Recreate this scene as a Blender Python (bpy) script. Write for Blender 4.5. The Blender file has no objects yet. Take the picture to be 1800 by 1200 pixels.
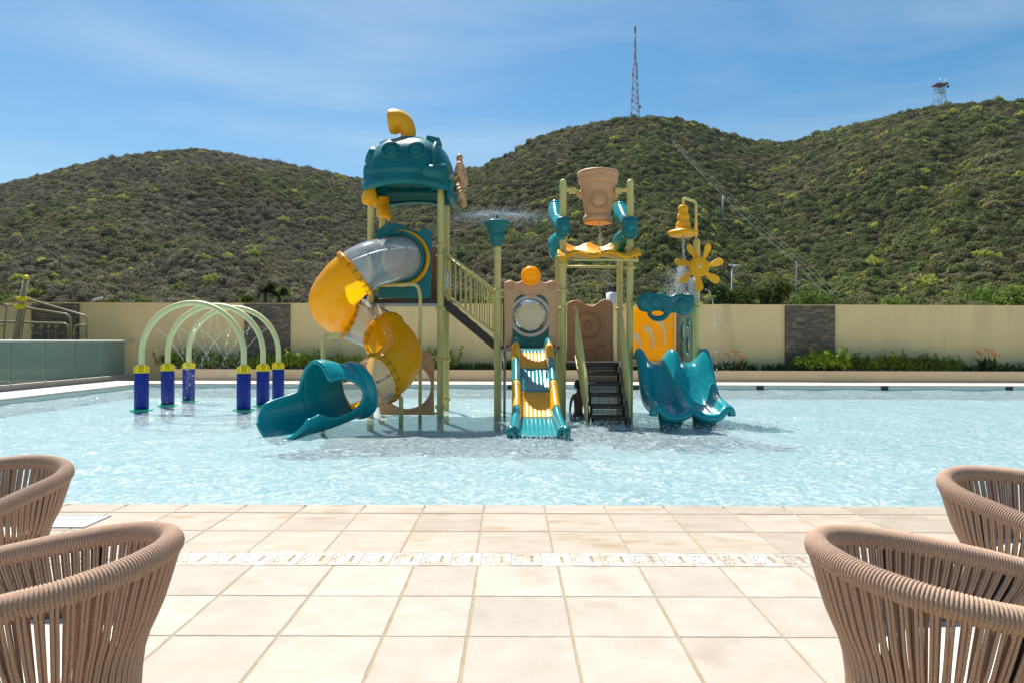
import bpy, bmesh, math, random
import numpy as np
from mathutils import Vector, Matrix, noise
random.seed(7); np.random.seed(7)
R = math.radians
SC = bpy.context.scene
COL = SC.collection
F = 1200.0; EYE = 1.64; ROLL = 0.0031

# ------------------------------------------------------------------ camera, sky, sun, exposure
cam = bpy.data.objects.new('camera', bpy.data.cameras.new('camera'))
COL.objects.link(cam); SC.camera = cam
cam.location = (0, 0, EYE)
cam.rotation_euler = (R(90), -ROLL, 0)
cam.data.lens = 24; cam.data.sensor_width = 36
cam.data.clip_start = 0.1; cam.data.clip_end = 6000

SUN_EL, SUN_AZ = 60.0, 24.0        # azimuth measured from +Y towards -X
world = bpy.data.worlds.new('World'); SC.world = world; world.use_nodes = True
nt = world.node_tree; nt.nodes.clear()
wo = nt.nodes.new('ShaderNodeOutputWorld'); bg = nt.nodes.new('ShaderNodeBackground')
sky = nt.nodes.new('ShaderNodeTexSky'); sky.sky_type = 'NISHITA'; sky.sun_disc = False
sky.sun_elevation = R(SUN_EL); sky.sun_rotation = R(-SUN_AZ)
sky.air_density = 1.0; sky.dust_density = 0.8; sky.ozone_density = 1.6; sky.altitude = 50
tc = nt.nodes.new('ShaderNodeTexCoord')
mp = nt.nodes.new('ShaderNodeMapping'); mp.inputs['Rotation'].default_value = (R(8), R(-24), R(10)); mp.inputs['Scale'].default_value = (0.9, 1.6, 5.0)
n1 = nt.nodes.new('ShaderNodeTexNoise'); n1.inputs['Scale'].default_value = 1.7; n1.inputs['Detail'].default_value = 6; n1.inputs['Roughness'].default_value = .58; n1.inputs['Distortion'].default_value = .5
rp = nt.nodes.new('ShaderNodeValToRGB'); rp.color_ramp.elements[0].position = .44; rp.color_ramp.elements[1].position = .74
rp.color_ramp.elements[0].color = (0, 0, 0, 1); rp.color_ramp.elements[1].color = (.27, .27, .27, 1)
mx = nt.nodes.new('ShaderNodeMix'); mx.data_type = 'RGBA'
mx.inputs[7].default_value = (6.5, 7.2, 7.9, 1)
nt.links.new(tc.outputs['Generated'], mp.inputs[0]); nt.links.new(mp.outputs[0], n1.inputs['Vector'])
nt.links.new(n1.outputs['Fac'], rp.inputs[0]); nt.links.new(rp.outputs[0], mx.inputs[0])
hsv = nt.nodes.new('ShaderNodeHueSaturation'); hsv.inputs['Saturation'].default_value = 1.42; hsv.inputs['Hue'].default_value = .487
nt.links.new(sky.outputs[0], hsv.inputs['Color']); nt.links.new(hsv.outputs[0], mx.inputs[6]); nt.links.new(mx.outputs[2], bg.inputs[0])
bg.inputs[1].default_value = 0.072
nt.links.new(bg.outputs[0], wo.inputs[0])

sun = bpy.data.objects.new('sun', bpy.data.lights.new('sun', 'SUN')); COL.objects.link(sun)
sun.data.energy = 5.0; sun.data.angle = R(.53); sun.data.color = (1, .955, .88)
sd = Vector((-math.sin(R(SUN_AZ)) * math.cos(R(SUN_EL)), math.cos(R(SUN_AZ)) * math.cos(R(SUN_EL)), math.sin(R(SUN_EL))))
sun.rotation_euler = sd.to_track_quat('Z', 'Y').to_euler(); sun.location = (0, 0, 30)
SC.view_settings.view_transform = 'Standard'; SC.view_settings.look = 'None'
SC.view_settings.gamma = 1; SC.view_settings.exposure = 0.75
SC.view_settings.use_curve_mapping = False
SC.cycles.max_bounces = 8; SC.cycles.transparent_max_bounces = 16
SC.cycles.caustics_reflective = False; SC.cycles.caustics_refractive = False
SC.cycles.use_denoising = True

# ------------------------------------------------------------------ helpers
def W(px, py, D):
    """photograph pixel at depth D -> world point"""
    dx, dy = px - 900.0, py - 600.0
    ix, iy = dx + ROLL * dy, dy - ROLL * dx
    return Vector((ix / F * D, D, EYE - iy / F * D))

def tag(o, label=None, cat=None, group=None, kind=None):
    if label: o['label'] = label
    if cat: o['category'] = cat
    if group: o['group'] = group
    if kind: o['kind'] = kind
    return o

def empty(name, loc=(0, 0, 0), rz=0):
    o = bpy.data.objects.new(name, None); COL.objects.link(o)
    o.location = loc; o.rotation_euler = (0, 0, rz); o.empty_display_size = .1
    return o

def link_mesh(name, me, m, parent=None, world_coords=True):
    o = bpy.data.objects.new(name, me); COL.objects.link(o)
    if m is not None:
        for mm in (m if isinstance(m, (list, tuple)) else [m]): me.materials.append(mm)
    if parent is not None:
        o.parent = parent
        if world_coords:
            o.matrix_parent_inverse = Matrix.Identity(4)
            # vertices are given in world space: undo the parents' placement
            M = Matrix.Identity(4); p = parent; chain = []
            while p is not None: chain.append(p); p = p.parent
            for q in reversed(chain): M = M @ q.matrix_parent_inverse @ q.matrix_basis
            o.matrix_parent_inverse = M.inverted()
    return o

class MB:
    def __init__(s): s.v = []; s.f = []; s.m = []; s.s = []
    def add(s, vs, fs, mi=0, smooth=False):
        b = len(s.v); s.v += [tuple(v) for v in vs]
        s.f += [tuple(i + b for i in f) for f in fs]; s.m += [mi] * len(fs); s.s += [smooth] * len(fs)
        return s
    def box(s, c, d, rot=None, mi=0):
        hx, hy, hz = d[0] / 2, d[1] / 2, d[2] / 2
        vs = [Vector((x, y, z)) for x in (-hx, hx) for y in (-hy, hy) for z in (-hz, hz)]
        if rot is not None: vs = [rot @ v for v in vs]
        c = Vector(c); vs = [v + c for v in vs]
        return s.add(vs, [(0, 1, 3, 2), (4, 6, 7, 5), (0, 4, 5, 1), (2, 3, 7, 6), (0, 2, 6, 4), (1, 5, 7, 3)], mi)
    def tube(s, pts, r, seg=10, caps=True, mi=0, closed=False, sx=1.0, sy=1.0):
        pts = [Vector(p) for p in pts]; n = len(pts)
        rs = r if isinstance(r, (list, tuple)) else [r] * n
        T = []
        for i in range(n):
            a = pts[(i - 1) % n] if closed else pts[max(i - 1, 0)]; b = pts[(i + 1) % n] if closed else pts[min(i + 1, n - 1)]
            T.append((b - a).normalized())
        ref = Vector((0, 0, 1)) if abs(T[0].z) < .9 else Vector((1, 0, 0))
        N = (ref - T[0] * ref.dot(T[0])).normalized(); vs = []
        for i in range(n):
            N = (N - T[i] * N.dot(T[i])).normalized(); B = T[i].cross(N)
            for k in range(seg):
                a = 2 * math.pi * k / seg
                vs.append(pts[i] + (N * math.cos(a) * sx + B * math.sin(a) * sy) * rs[i])
        fs = []
        for i in range(n if closed else n - 1):
            j = (i + 1) % n
            for k in range(seg):
                k2 = (k + 1) % seg
                fs.append((i * seg + k, i * seg + k2, j * seg + k2, j * seg + k))
        s.add(vs, fs, mi, True)
        if caps and not closed:
            b = len(s.v) - n * seg
            s.f.append(tuple(b + k for k in reversed(range(seg)))); s.m.append(mi); s.s.append(False)
            b2 = b + (n - 1) * seg
            s.f.append(tuple(b2 + k for k in range(seg))); s.m.append(mi); s.s.append(False)
        return s
    def lathe(s, prof, c, axis=(0, 0, 1), seg=24, mi=0, sx=1.0, wob=None):
        """prof: list of (radius, height along axis)"""
        c = Vector(c); q = Vector(axis).normalized().to_track_quat('Z', 'Y'); vs = []
        for j, (r, h) in enumerate(prof):
            for k in range(seg):
                a = 2 * math.pi * k / seg; rr = r * (wob(a, j) if wob else 1)
                vs.append(q @ Vector((rr * math.cos(a) * sx, rr * math.sin(a), h)) + c)
        fs = []
        for j in range(len(prof) - 1):
            for k in range(seg):
                k2 = (k + 1) % seg
                fs.append((j * seg + k, j * seg + k2, (j + 1) * seg + k2, (j + 1) * seg + k))
        return s.add(vs, fs, mi, True)
    def ball(s, c, r, seg=16, rings=10, sc=(1, 1, 1), mi=0):
        c = Vector(c); vs = []
        for j in range(rings + 1):
            t = math.pi * j / rings
            for k in range(seg):
                a = 2 * math.pi * k / seg
                vs.append(c + Vector((math.sin(t) * math.cos(a) * sc[0], math.sin(t) * math.sin(a) * sc[1], math.cos(t) * sc[2])) * r)
        fs = []
        for j in range(rings):
            for k in range(seg):
                k2 = (k + 1) % seg; fs.append((j * seg + k, (j + 1) * seg + k, (j + 1) * seg + k2, j * seg + k2))
        return s.add(vs, fs, mi, True)
    def grid(s, fn, nu, nv, mi=0, keep=None, smooth=True):
        vs = [fn(i / nu, j / nv) for i in range(nu + 1) for j in range(nv + 1)]
        fs = [(i * (nv + 1) + j, (i + 1) * (nv + 1) + j, (i + 1) * (nv + 1) + j + 1, i * (nv + 1) + j + 1)
              for i in range(nu) for j in range(nv) if keep is None or keep((i + .5) / nu, (j + .5) / nv)]
        return s.add(vs, fs, mi, smooth)
    def mesh(s, name):
        me = bpy.data.meshes.new(name); me.from_pydata(s.v, [], s.f)
        me.polygons.foreach_set('material_index', s.m); me.polygons.foreach_set('use_smooth', s.s)
        me.update(); return me
    def build(s, name, m, parent=None, bevel=0, solid=0, sub=0, segs=2, weld=False):
        me = s.mesh(name)
        if weld:
            bm = bmesh.new(); bm.from_mesh(me); bmesh.ops.remove_doubles(bm, verts=bm.verts, dist=1e-5); 
            loose = [v for v in bm.verts if not v.link_faces]; bmesh.ops.delete(bm, geom=loose, context='VERTS')
            bm.to_mesh(me); bm.free()
        o = link_mesh(name, me, m, parent)
        if solid:
            md = o.modifiers.new('thickness', 'SOLIDIFY'); md.thickness = solid; md.offset = 0
        if bevel:
            md = o.modifiers.new('bevel', 'BEVEL'); md.width = bevel; md.segments = segs; md.limit_method = 'ANGLE'; md.angle_limit = R(40)
        if sub:
            md = o.modifiers.new('smooth', 'SUBSURF'); md.levels = sub; md.render_levels = sub
        return o

def slab(name, outer, holes, thick, M, m, parent=None, bevel=.01, smooth_pts=False):
    """a panel cut from a 2-D outline with holes, M maps (a, b, depth) to the world"""
    cu = bpy.data.curves.new(name, 'CURVE'); cu.dimensions = '2D'; cu.fill_mode = 'BOTH'
    cu.extrude = max(thick / 2 - bevel, .001); cu.bevel_depth = bevel; cu.bevel_resolution = 1; cu.offset = -bevel
    for loop in [outer] + list(holes):
        sp = cu.splines.new('POLY'); sp.points.add(len(loop) - 1); sp.use_cyclic_u = True
        for p, q in zip(sp.points, loop): p.co = (q[0], q[1], 0, 1)
    tmp = bpy.data.objects.new('tmp', cu)
    me = bpy.data.meshes.new_from_object(tmp); bpy.data.objects.remove(tmp); bpy.data.curves.remove(cu)
    me.materials.clear(); me.transform(M); me.name = name
    if M.determinant() < 0: me.flip_normals()
    return link_mesh(name, me, m, parent)

def MXZ(y): return Matrix(((1, 0, 0, 0), (0, 0, 1, y), (0, 1, 0, 0), (0, 0, 0, 1)))      # panel in the X-Z plane at depth y
def MYZ(x): return Matrix(((0, 0, 1, x), (1, 0, 0, 0), (0, 1, 0, 0), (0, 0, 0, 1)))      # panel in the Y-Z plane

def smoothpts(pts, n=6, closed=False):
    """Catmull-Rom"""
    P = [Vector(p) for p in pts]; out = []; L = len(P)
    for i in range(L if closed else L - 1):
        if closed: p0, p1, p2, p3 = P[i - 1], P[i], P[(i + 1) % L], P[(i + 2) % L]
        else: p0, p1, p2, p3 = P[max(i - 1, 0)], P[i], P[i + 1], P[min(i + 2, L - 1)]
        for k in range(n):
            t = k / n
            out.append(.5 * ((2 * p1) + (p2 - p0) * t + (2 * p0 - 5 * p1 + 4 * p2 - p3) * t * t + (3 * p1 - p0 - 3 * p2 + p3) * t ** 3))
    if not closed: out.append(P[-1])
    return out

def bend(pts, rad=.08, n=6):
    """polyline with rounded corners"""
    P = [Vector(p) for p in pts]; out = [P[0]]
    for i in range(1, len(P) - 1):
        a = (P[i - 1] - P[i]); b = (P[i + 1] - P[i]); r = min(rad, a.length * .45, b.length * .45)
        A = P[i] + a.normalized() * r; B = P[i] + b.normalized() * r
        for k in range(n + 1):
            t = k / n; out.append(A * (1 - t) ** 2 + P[i] * 2 * t * (1 - t) + B * t * t)
    out.append(P[-1]); return out

def circ(cx, cy, r, n=28, ry=None):
    ry = ry or r
    return [(cx + r * math.cos(2 * math.pi * k / n), cy + ry * math.sin(2 * math.pi * k / n)) for k in range(n)]

def copy_tree(o, parent=None):
    c = o.copy(); COL.objects.link(c)
    if parent is not None: c.parent = parent
    for ch in list(o.children): copy_tree(ch, c)
    return c

# ------------------------------------------------------------------ materials
def mat(name, col, rough=.5, col2=None, nscale=3.0, ndetail=4, bump=0.0, bscale=60.0, spec=.5, metal=0, coat=0,
        rnd=0.0, trans=None, lo=.35, hi=.65, stretch=None, col3=None, n3=1.2):
    m = bpy.data.materials.new(name); m.use_nodes = True; t = m.node_tree; N = t.nodes; L = t.links
    b = N['Principled BSDF']; b.inputs['Roughness'].default_value = rough; b.inputs['Metallic'].default_value = metal
    b.inputs['Specular IOR Level'].default_value = spec
    if coat: b.inputs['Coat Weight'].default_value = coat; b.inputs['Coat Roughness'].default_value = .08
    tcn = N.new('ShaderNodeTexCoord'); vec = tcn.outputs['Object']
    if stretch:
        mpn = N.new('ShaderNodeMapping'); mpn.inputs['Scale'].default_value = stretch; L.new(vec, mpn.inputs[0]); vec = mpn.outputs[0]
    src = None
    if rnd:
        oi = N.new('ShaderNodeObjectInfo')
        off = N.new('ShaderNodeVectorMath'); off.operation = 'MULTIPLY_ADD'
        L.new(oi.outputs['Random'], off.inputs[0]); off.inputs[1].default_value = (37, 53, 11); L.new(vec, off.inputs[2]); vec = off.outputs[0]
    if col2 is not None:
        n = N.new('ShaderNodeTexNoise'); n.inputs['Scale'].default_value = nscale; n.inputs['Detail'].default_value = ndetail; n.inputs['Roughness'].default_value = .62
        r = N.new('ShaderNodeValToRGB'); r.color_ramp.elements[0].position = lo; r.color_ramp.elements[1].position = hi
        r.color_ramp.elements[0].color = (*col, 1); r.color_ramp.elements[1].color = (*col2, 1)
        L.new(vec, n.inputs['Vector']); L.new(n.outputs['Fac'], r.inputs[0]); src = r.outputs[0]
        if col3 is not None:
            n_ = N.new('ShaderNodeTexNoise'); n_.inputs['Scale'].default_value = n3; n_.inputs['Detail'].default_value = 5; L.new(vec, n_.inputs['Vector'])
            r_ = N.new('ShaderNodeValToRGB'); r_.color_ramp.elements[0].position = .56; r_.color_ramp.elements[1].position = .72
            x_ = N.new('ShaderNodeMix'); x_.data_type = 'RGBA'; x_.inputs[7].default_value = (*col3, 1)
            L.new(n_.outputs['Fac'], r_.inputs[0]); L.new(r_.outputs[0], x_.inputs[0]); L.new(src, x_.inputs[6]); src = x_.outputs[2]
    if rnd:
        hs = N.new('ShaderNodeHueSaturation'); mr = N.new('ShaderNodeMapRange')
        mr.inputs['To Min'].default_value = 1 - rnd; mr.inputs['To Max'].default_value = 1 + rnd
        L.new(oi.outputs['Random'], mr.inputs['Value']); L.new(mr.outputs[0], hs.inputs['Value'])
        if src is None: hs.inputs['Color'].default_value = (*col, 1)
        else: L.new(src, hs.inputs['Color'])
        src = hs.outputs[0]
    if src is None: b.inputs['Base Color'].default_value = (*col, 1)
    else: L.new(src, b.inputs['Base Color'])
    if bump:
        n2 = N.new('ShaderNodeTexNoise'); n2.inputs['Scale'].default_value = bscale; n2.inputs['Detail'].default_value = 4
        bp = N.new('ShaderNodeBump'); bp.inputs['Strength'].default_value = bump; bp.inputs['Distance'].default_value = .02 if bscale < 250 else .0015
        L.new(vec, n2.inputs['Vector']); L.new(n2.outputs['Fac'], bp.inputs['Height']); L.new(bp.outputs[0], b.inputs['Normal'])
    if trans:            # thin sheet that lets light through
        tl = N.new('ShaderNodeBsdfTranslucent'); tl.inputs[0].default_value = (*trans[1], 1)
        ms = N.new('ShaderNodeMixShader'); ms.inputs[0].default_value = trans[0]
        L.new(b.outputs[0], ms.inputs[1]); L.new(tl.outputs[0], ms.inputs[2]); L.new(ms.outputs[0], N['Material Output'].inputs[0])
    return m

def clear_mat(name, tint, haze, hazecol, rough=.06, bump=0.0, bscale=8, ior=1.45):
    m = bpy.data.materials.new(name); m.use_nodes = True; t = m.node_tree; N = t.nodes; L = t.links
    b = N['Principled BSDF']; b.inputs['Base Color'].default_value = (*hazecol, 1); b.inputs['Roughness'].default_value = rough
    tr = N.new('ShaderNodeBsdfTransparent'); tr.inputs[0].default_value = (*tint, 1)
    gl = N.new('ShaderNodeBsdfGlossy'); gl.inputs['Roughness'].default_value = rough
    fr = N.new('ShaderNodeFresnel'); fr.inputs[0].default_value = ior
    a = N.new('ShaderNodeMixShader'); a.inputs[0].default_value = haze; c = N.new('ShaderNodeMixShader')
    L.new(tr.outputs[0], a.inputs[1]); L.new(b.outputs[0], a.inputs[2])
    L.new(fr.outputs[0], c.inputs[0]); L.new(a.outputs[0], c.inputs[1]); L.new(gl.outputs[0], c.inputs[2])
    if bump:
        n2 = N.new('ShaderNodeTexNoise'); n2.inputs['Scale'].default_value = bscale
        bp = N.new('ShaderNodeBump'); bp.inputs['Strength'].default_value = bump; bp.inputs['Distance'].default_value = .05
        tcn = N.new('ShaderNodeTexCoord'); L.new(tcn.outputs['Object'], n2.inputs['Vector'])
        L.new(n2.outputs['Fac'], bp.inputs['Height']); L.new(bp.outputs[0], gl.inputs['Normal'])
    L.new(c.outputs[0], N['Material Output'].inputs[0]); return m

M = {}
M['tile'] = mat('limestone tile', (.385, .335, .275), .75, (.435, .39, .33), 4.5, 13, .2, 140, rnd=.07, col3=(.345, .295, .235), n3=2.3, spec=.3)
M['tile_up'] = mat('damp limestone tile', (.41, .36, .295), .7, (.35, .29, .22), 2.6, 12, .2, 140, rnd=.08, col3=(.32, .235, .155), n3=1.9, stretch=(1, 2.2, 1), spec=.3)
M['grout'] = mat('sandy grout', (.31, .245, .16), .95, (.38, .31, .22), 9, 5, .5, 120, spec=.1)
M['drain'] = mat('white drain tile', (.46, .44, .40), .55, (.36, .30, .22), 7, 8, rnd=.10, lo=.47, hi=.60)
M['slot'] = mat('dark slot', (.03, .03, .025), .8)
M['coping'] = mat('coping stone', (.56, .50, .42), .7, (.48, .42, .35), 2, 5, .1, 60, rnd=.04)
M['stucco'] = mat('painted stucco', (.88, .625, .31), .9, (.81, .57, .28), .8, 9, .4, 45, spec=.15, col3=(.68, .50, .25), n3=.7, stretch=(1.6, 1, .35))
M['kerb'] = mat('peach painted kerb', (.74, .55, .34), .85, (.68, .50, .30), 1.2, 5, .2, 60, spec=.15)
M['soil'] = mat('soil', (.05, .035, .02), 1, (.09, .06, .04), 8, 4, .5, 30)
M['pooltile'] = mat('pale pool wall', (.52, .58, .52), .35, (.58, .62, .55), 5, 4)
M['floorpool'] = mat('pale blue pool floor', (.56, .71, .73), .6, (.64, .77, .78), 1.3, 5)
M['white'] = mat('white painted metal', (.75, .76, .76), .35)
M['alu'] = mat('aluminium', (.62, .63, .64), .3, metal=.6)
M['post'] = mat('pale olive painted pipe', (.66, .56, .21), .42, (.60, .51, .18), 5, 4, spec=.35)
M['arch'] = mat('pale green painted pipe', (.72, .70, .36), .4, (.66, .64, .32), 6, 4, spec=.35)
M['blue'] = mat('cobalt blue sleeve', (.005, .022, .22), .45, (.008, .030, .27), 9, 4, spec=.25)
M['yel'] = mat('yellow plastic', (.88, .66, .015), .4, spec=.3)
M['green'] = mat('green base flange', (.03, .55, .25), .4)
M['teal'] = mat('teal plastic', (.001, .13, .14), .36, (.008, .18, .185), 3.5, 8, .03, 200, spec=.4)
M['teal_l'] = mat('turquoise plastic', (.001, .23, .26), .2, (.002, .27, .295), 3, 4, .03, 60, spec=.5)
M['orange'] = mat('amber plastic', (.93, .43, .003), .36, (.88, .38, .003), 4, 4, spec=.35)
M['ambert'] = mat('translucent amber plastic', (.95, .47, .001), .25, (.90, .43, .001), 4, 4, spec=.4, trans=(.5, (1.0, .64, .006)))
M['tan'] = mat('tan moulded plastic', (.62, .32, .155), .5, (.68, .37, .19), 14, 6, .2, 90)
M['brown'] = mat('mottled brown plastic', (.40, .185, .075), .45, (.48, .24, .11), 18, 6, .15, 90)
M['dark'] = mat('dark brown coated steel', (.035, .022, .014), .5)
M['black'] = mat('black coated steel', (.02, .02, .021), .4)
M['grey'] = mat('grey galvanised steel', (.33, .36, .37), .45, metal=.3)
M['red'] = mat('red plastic cap', (.5, .02, .02), .4)
M['clear'] = clear_mat('clear plastic tube', (.93, .95, .95), .36, (.80, .82, .80), .09, .15, 5)
M['bubble'] = clear_mat('scuffed clear dome', (.85, .88, .88), .42, (.62, .66, .64), .12, .3, 14)
M['glass'] = clear_mat('frosted green glass', (.76, .90, .82), .42, (.44, .66, .55), .05)
M['droplet'] = clear_mat('water spray', (.95, .98, 1.0), .55, (.93, .96, .98), .05, ior=1.33)
M['skin'] = mat('tanned skin', (.22, .11, .07), .55)
M['hair'] = mat('black hair', (.012, .009, .008), .5, bump=.5, bscale=200)
M['shorts'] = mat('dark swim shorts', (.03, .04, .08), .8)
M['rope'] = mat('mauve brown braided rope', (.33, .215, .15), .85, (.56, .39, .285), 260, 3, .6, 300, spec=.15)
M['cushion'] = mat('cream seat cushion', (.62, .58, .52), .95, bump=.2, bscale=300, spec=.1)
M['paper'] = mat('white sign plate', (.72, .73, .72), .4)
# ------------------------------------------------------------------ ground and hills
def clampstep(x, a, b):
    t = np.clip((x - a) / (b - a), 0, 1); return t * t * (3 - 2 * t)
PX = [-1500, -900, -600, -300, -100, 0, 60, 120, 170, 220, 290, 350, 400, 450, 510, 560, 610, 650, 700, 750, 800, 850, 890, 920, 950, 1000, 1050, 1100, 1150, 1190, 1230, 1280, 1330, 1370, 1400, 1460, 1520, 1580, 1640, 1700, 1760, 1800, 1900, 2100, 2400, 2700, 3300]
PY = [505, 470, 420, 372, 346, 331, 319, 301, 290, 280, 271, 269, 275, 285, 296, 304, 316, 321, 321, 316, 308, 296, 277, 260, 243, 229, 218, 212, 210, 212, 224, 240, 251, 254, 250, 231, 218, 203, 191, 185, 182, 184, 178, 180, 230, 300, 420]
RX = [-1500, -300, 250, 560, 680, 820, 950, 1150, 1330, 1420, 1700, 2100, 3300]
RD = [420, 430, 440, 470, 540, 470, 420, 395, 430, 410, 330, 320, 380]
D0 = 64.0
def nz(x, y, s):                                   # cheap smooth value noise, vectorised
    x = np.asarray(x, float) + 1000; y = np.asarray(y, float) + 1000
    xi = np.floor(x).astype(int); yi = np.floor(y).astype(int); fx = x - xi; fy = y - yi
    fx = fx * fx * (3 - 2 * fx); fy = fy * fy * (3 - 2 * fy)
    def h(a, b):
        v = np.sin(a * 127.1 + b * 311.7 + s * 74.7) * 43758.5453; return v - np.floor(v)
    return (h(xi, yi) * (1 - fx) + h(xi + 1, yi) * fx) * (1 - fy) + (h(xi, yi + 1) * (1 - fx) + h(xi + 1, yi + 1) * fx) * fy
def hill(u, D):
    """height of the hillside at direction u (x / depth) and depth D"""
    u = np.asarray(u, float); D = np.asarray(D, float); px = 900 + F * u
    s = (600 - np.interp(px, PX, PY)) / F + .0
    Dr = np.interp(px, RX, RD); t = (D - D0) / (Dr - D0); tt = np.clip(t, 0, 1)
    n = (nz(u * 9, D / 90, 1) - .5) * .34 + (nz(u * 26, D / 45, 2) - .5) * .13
    t2 = np.clip(tt + n * tt * (1 - tt) * 2.2, 0, 1)
    q = 1 - (1 - t2) ** 1.35
    z = s * D * q + EYE * tt
    over = np.clip(t - 1, 0, 3)
    zr = s * Dr + EYE
    z = np.where(t > 1, zr - over * 120 + 0 * z, z)
    return np.where(t < 0, 0.0, z)

us = np.linspace(-2.2, 2.2, 441); ts = np.concatenate([np.linspace(-.03, 1, 90), np.array([1.03, 1.1, 1.3, 1.6])])
vs = []
for u in us:
    Dr = np.interp(900 + F * u, RX, RD); D = D0 + ts * (Dr - D0); z = hill(np.full_like(D, u), D)
    z = np.where(ts < 0, -.6, z)
    vs += [(u * d, d, zz) for d, zz in zip(D, z)]
nT = len(ts)
fs = [(i * nT + j, (i + 1) * nT + j, (i + 1) * nT + j + 1, i * nT + j + 1) for i in range(len(us) - 1) for j in range(nT - 1)]
M['earth'] = mat('scrub hillside earth', (.07, .06, .038), 1, (.045, .052, .024), .05, 8, spec=.05, col3=(.14, .11, .08), n3=.12)
o = MB().add(vs, fs, 0, True).build('hills', M['earth']); tag(o, kind='structure')
M['ground'] = mat('dry ground', (.10, .09, .055), 1, (.07, .08, .035), .2, 6, spec=.05)
mb = MB()
for x0, x1, y0, y1 in ((-3000, 3000, 30.4, 3000), (-3000, -60, -60, 30.4), (60, 3000, -60, 30.4), (-3000, 3000, -1500, -60)):
    mb.box(((x0 + x1) / 2, (y0 + y1) / 2, -.35), (x1 - x0, y1 - y0, .3))
o = mb.build('ground', M['ground']); tag(o, kind='structure')
hm = bpy.data.materials.new('thin summer haze'); hm.use_nodes = True; hm.node_tree.nodes.clear()
vo = hm.node_tree.nodes.new('ShaderNodeVolumePrincipled'); vo.inputs['Color'].default_value = (.80, .88, 1, 1); vo.inputs['Density'].default_value = .00006; vo.inputs['Anisotropy'].default_value = .2
mo = hm.node_tree.nodes.new('ShaderNodeOutputMaterial'); hm.node_tree.links.new(vo.outputs[0], mo.inputs['Volume'])
o = MB().box((0, 700, 124), (6200, 4800, 252)).build('haze', hm); tag(o, kind='stuff')

# ---- scrub on the hillside: geometry-node instances of bushes and cacti, one mass
def leafcloud(mb, n, c, rad, size, shell=.55, mi=0, up=.4, flat=0.0, rnd=random):
    for _ in range(n):
        th = rnd.uniform(0, 2 * math.pi); w = rnd.uniform(-.35, 1)
        d = Vector((math.sqrt(1 - w * w) * math.cos(th), math.sqrt(1 - w * w) * math.sin(th), w))
        r = (shell + (1 - shell) * rnd.random())
        p = Vector((d.x * rad[0], d.y * rad[1], d.z * rad[2])) * r + Vector(c)
        nrm = (d + Vector((rnd.uniform(-1, 1), rnd.uniform(-1, 1), rnd.uniform(-1, 1) + up)) * .8).normalized()
        a = nrm.orthogonal().normalized(); a = (Matrix.Rotation(rnd.uniform(0, 6.28), 3, nrm) @ a); b = nrm.cross(a)
        s = size * rnd.uniform(.6, 1.35)
        mb.add([p - a * s, p - b * s * .45 + nrm * s * .12, p + a * s, p + b * s * .45 + nrm * s * .12], [(0, 1, 2, 3)], mi)

def foliage(name, c1, c2, rough=.85, ns=.35, tr=.4):
    m = mat(name, c1, rough, c2, ns, 3, spec=.12, rnd=.48, lo=.3, hi=.7)
    t = m.node_tree; b = t.nodes['Principled BSDF']; tl = t.nodes.new('ShaderNodeBsdfTranslucent'); ms = t.nodes.new('ShaderNodeMixShader')
    src = b.inputs['Base Color'].links[0].from_socket; t.links.new(src, tl.inputs[0]); ms.inputs[0].default_value = tr
    t.links.new(b.outputs[0], ms.inputs[1]); t.links.new(tl.outputs[0], ms.inputs[2]); t.links.new(ms.outputs[0], t.nodes['Material Output'].inputs[0])
    return m
FO = [foliage('grey brown bare scrub', (.18, .16, .11), (.14, .13, .075)),
      foliage('olive scrub', (.15, .15, .06), (.185, .165, .08)),
      foliage('green scrub', (.10, .13, .04), (.145, .17, .055)),
      foliage('yellow green scrub', (.25, .28, .05), (.34, .35, .07)),
      foliage('cactus green', (.035, .05, .03), (.05, .06, .035), tr=0)]
lib = bpy.data.collections.new('scrub_kinds')
rr = random.Random(5)
protos = []
for k in range(4):
    for var in range(2):
        mb = MB()
        for (cx, cy, cz, r, n) in ((0, 0, .45, .75, 85), (.4, .2, .35, .5, 38), (-.35, .25, .5, .5, 38), (0, -.4, .3, .5, 34)):
            leafcloud(mb, n, (cx + rr.uniform(-.1, .1), cy, cz), (r, r, r * .8), .19 if k else .15, .6, rnd=rr)
        me = mb.mesh('scrub_%d%d' % (k, var)); me.materials.append(FO[k])
        po = bpy.data.objects.new('a%d%d' % (k, var), me); lib.objects.link(po)
mb = MB()
for i in range(9):
    a = rr.uniform(0, 6.28); d = rr.uniform(0, .45); h = rr.uniform(1.0, 2.1)
    mb.tube([(d * math.cos(a), d * math.sin(a), -.2), (d * 1.2 * math.cos(a), d * 1.2 * math.sin(a), h)], .09, 6)
me = mb.mesh('cactus'); me.materials.append(FO[4]); lib.objects.link(bpy.data.objects.new('b00', me))

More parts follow.
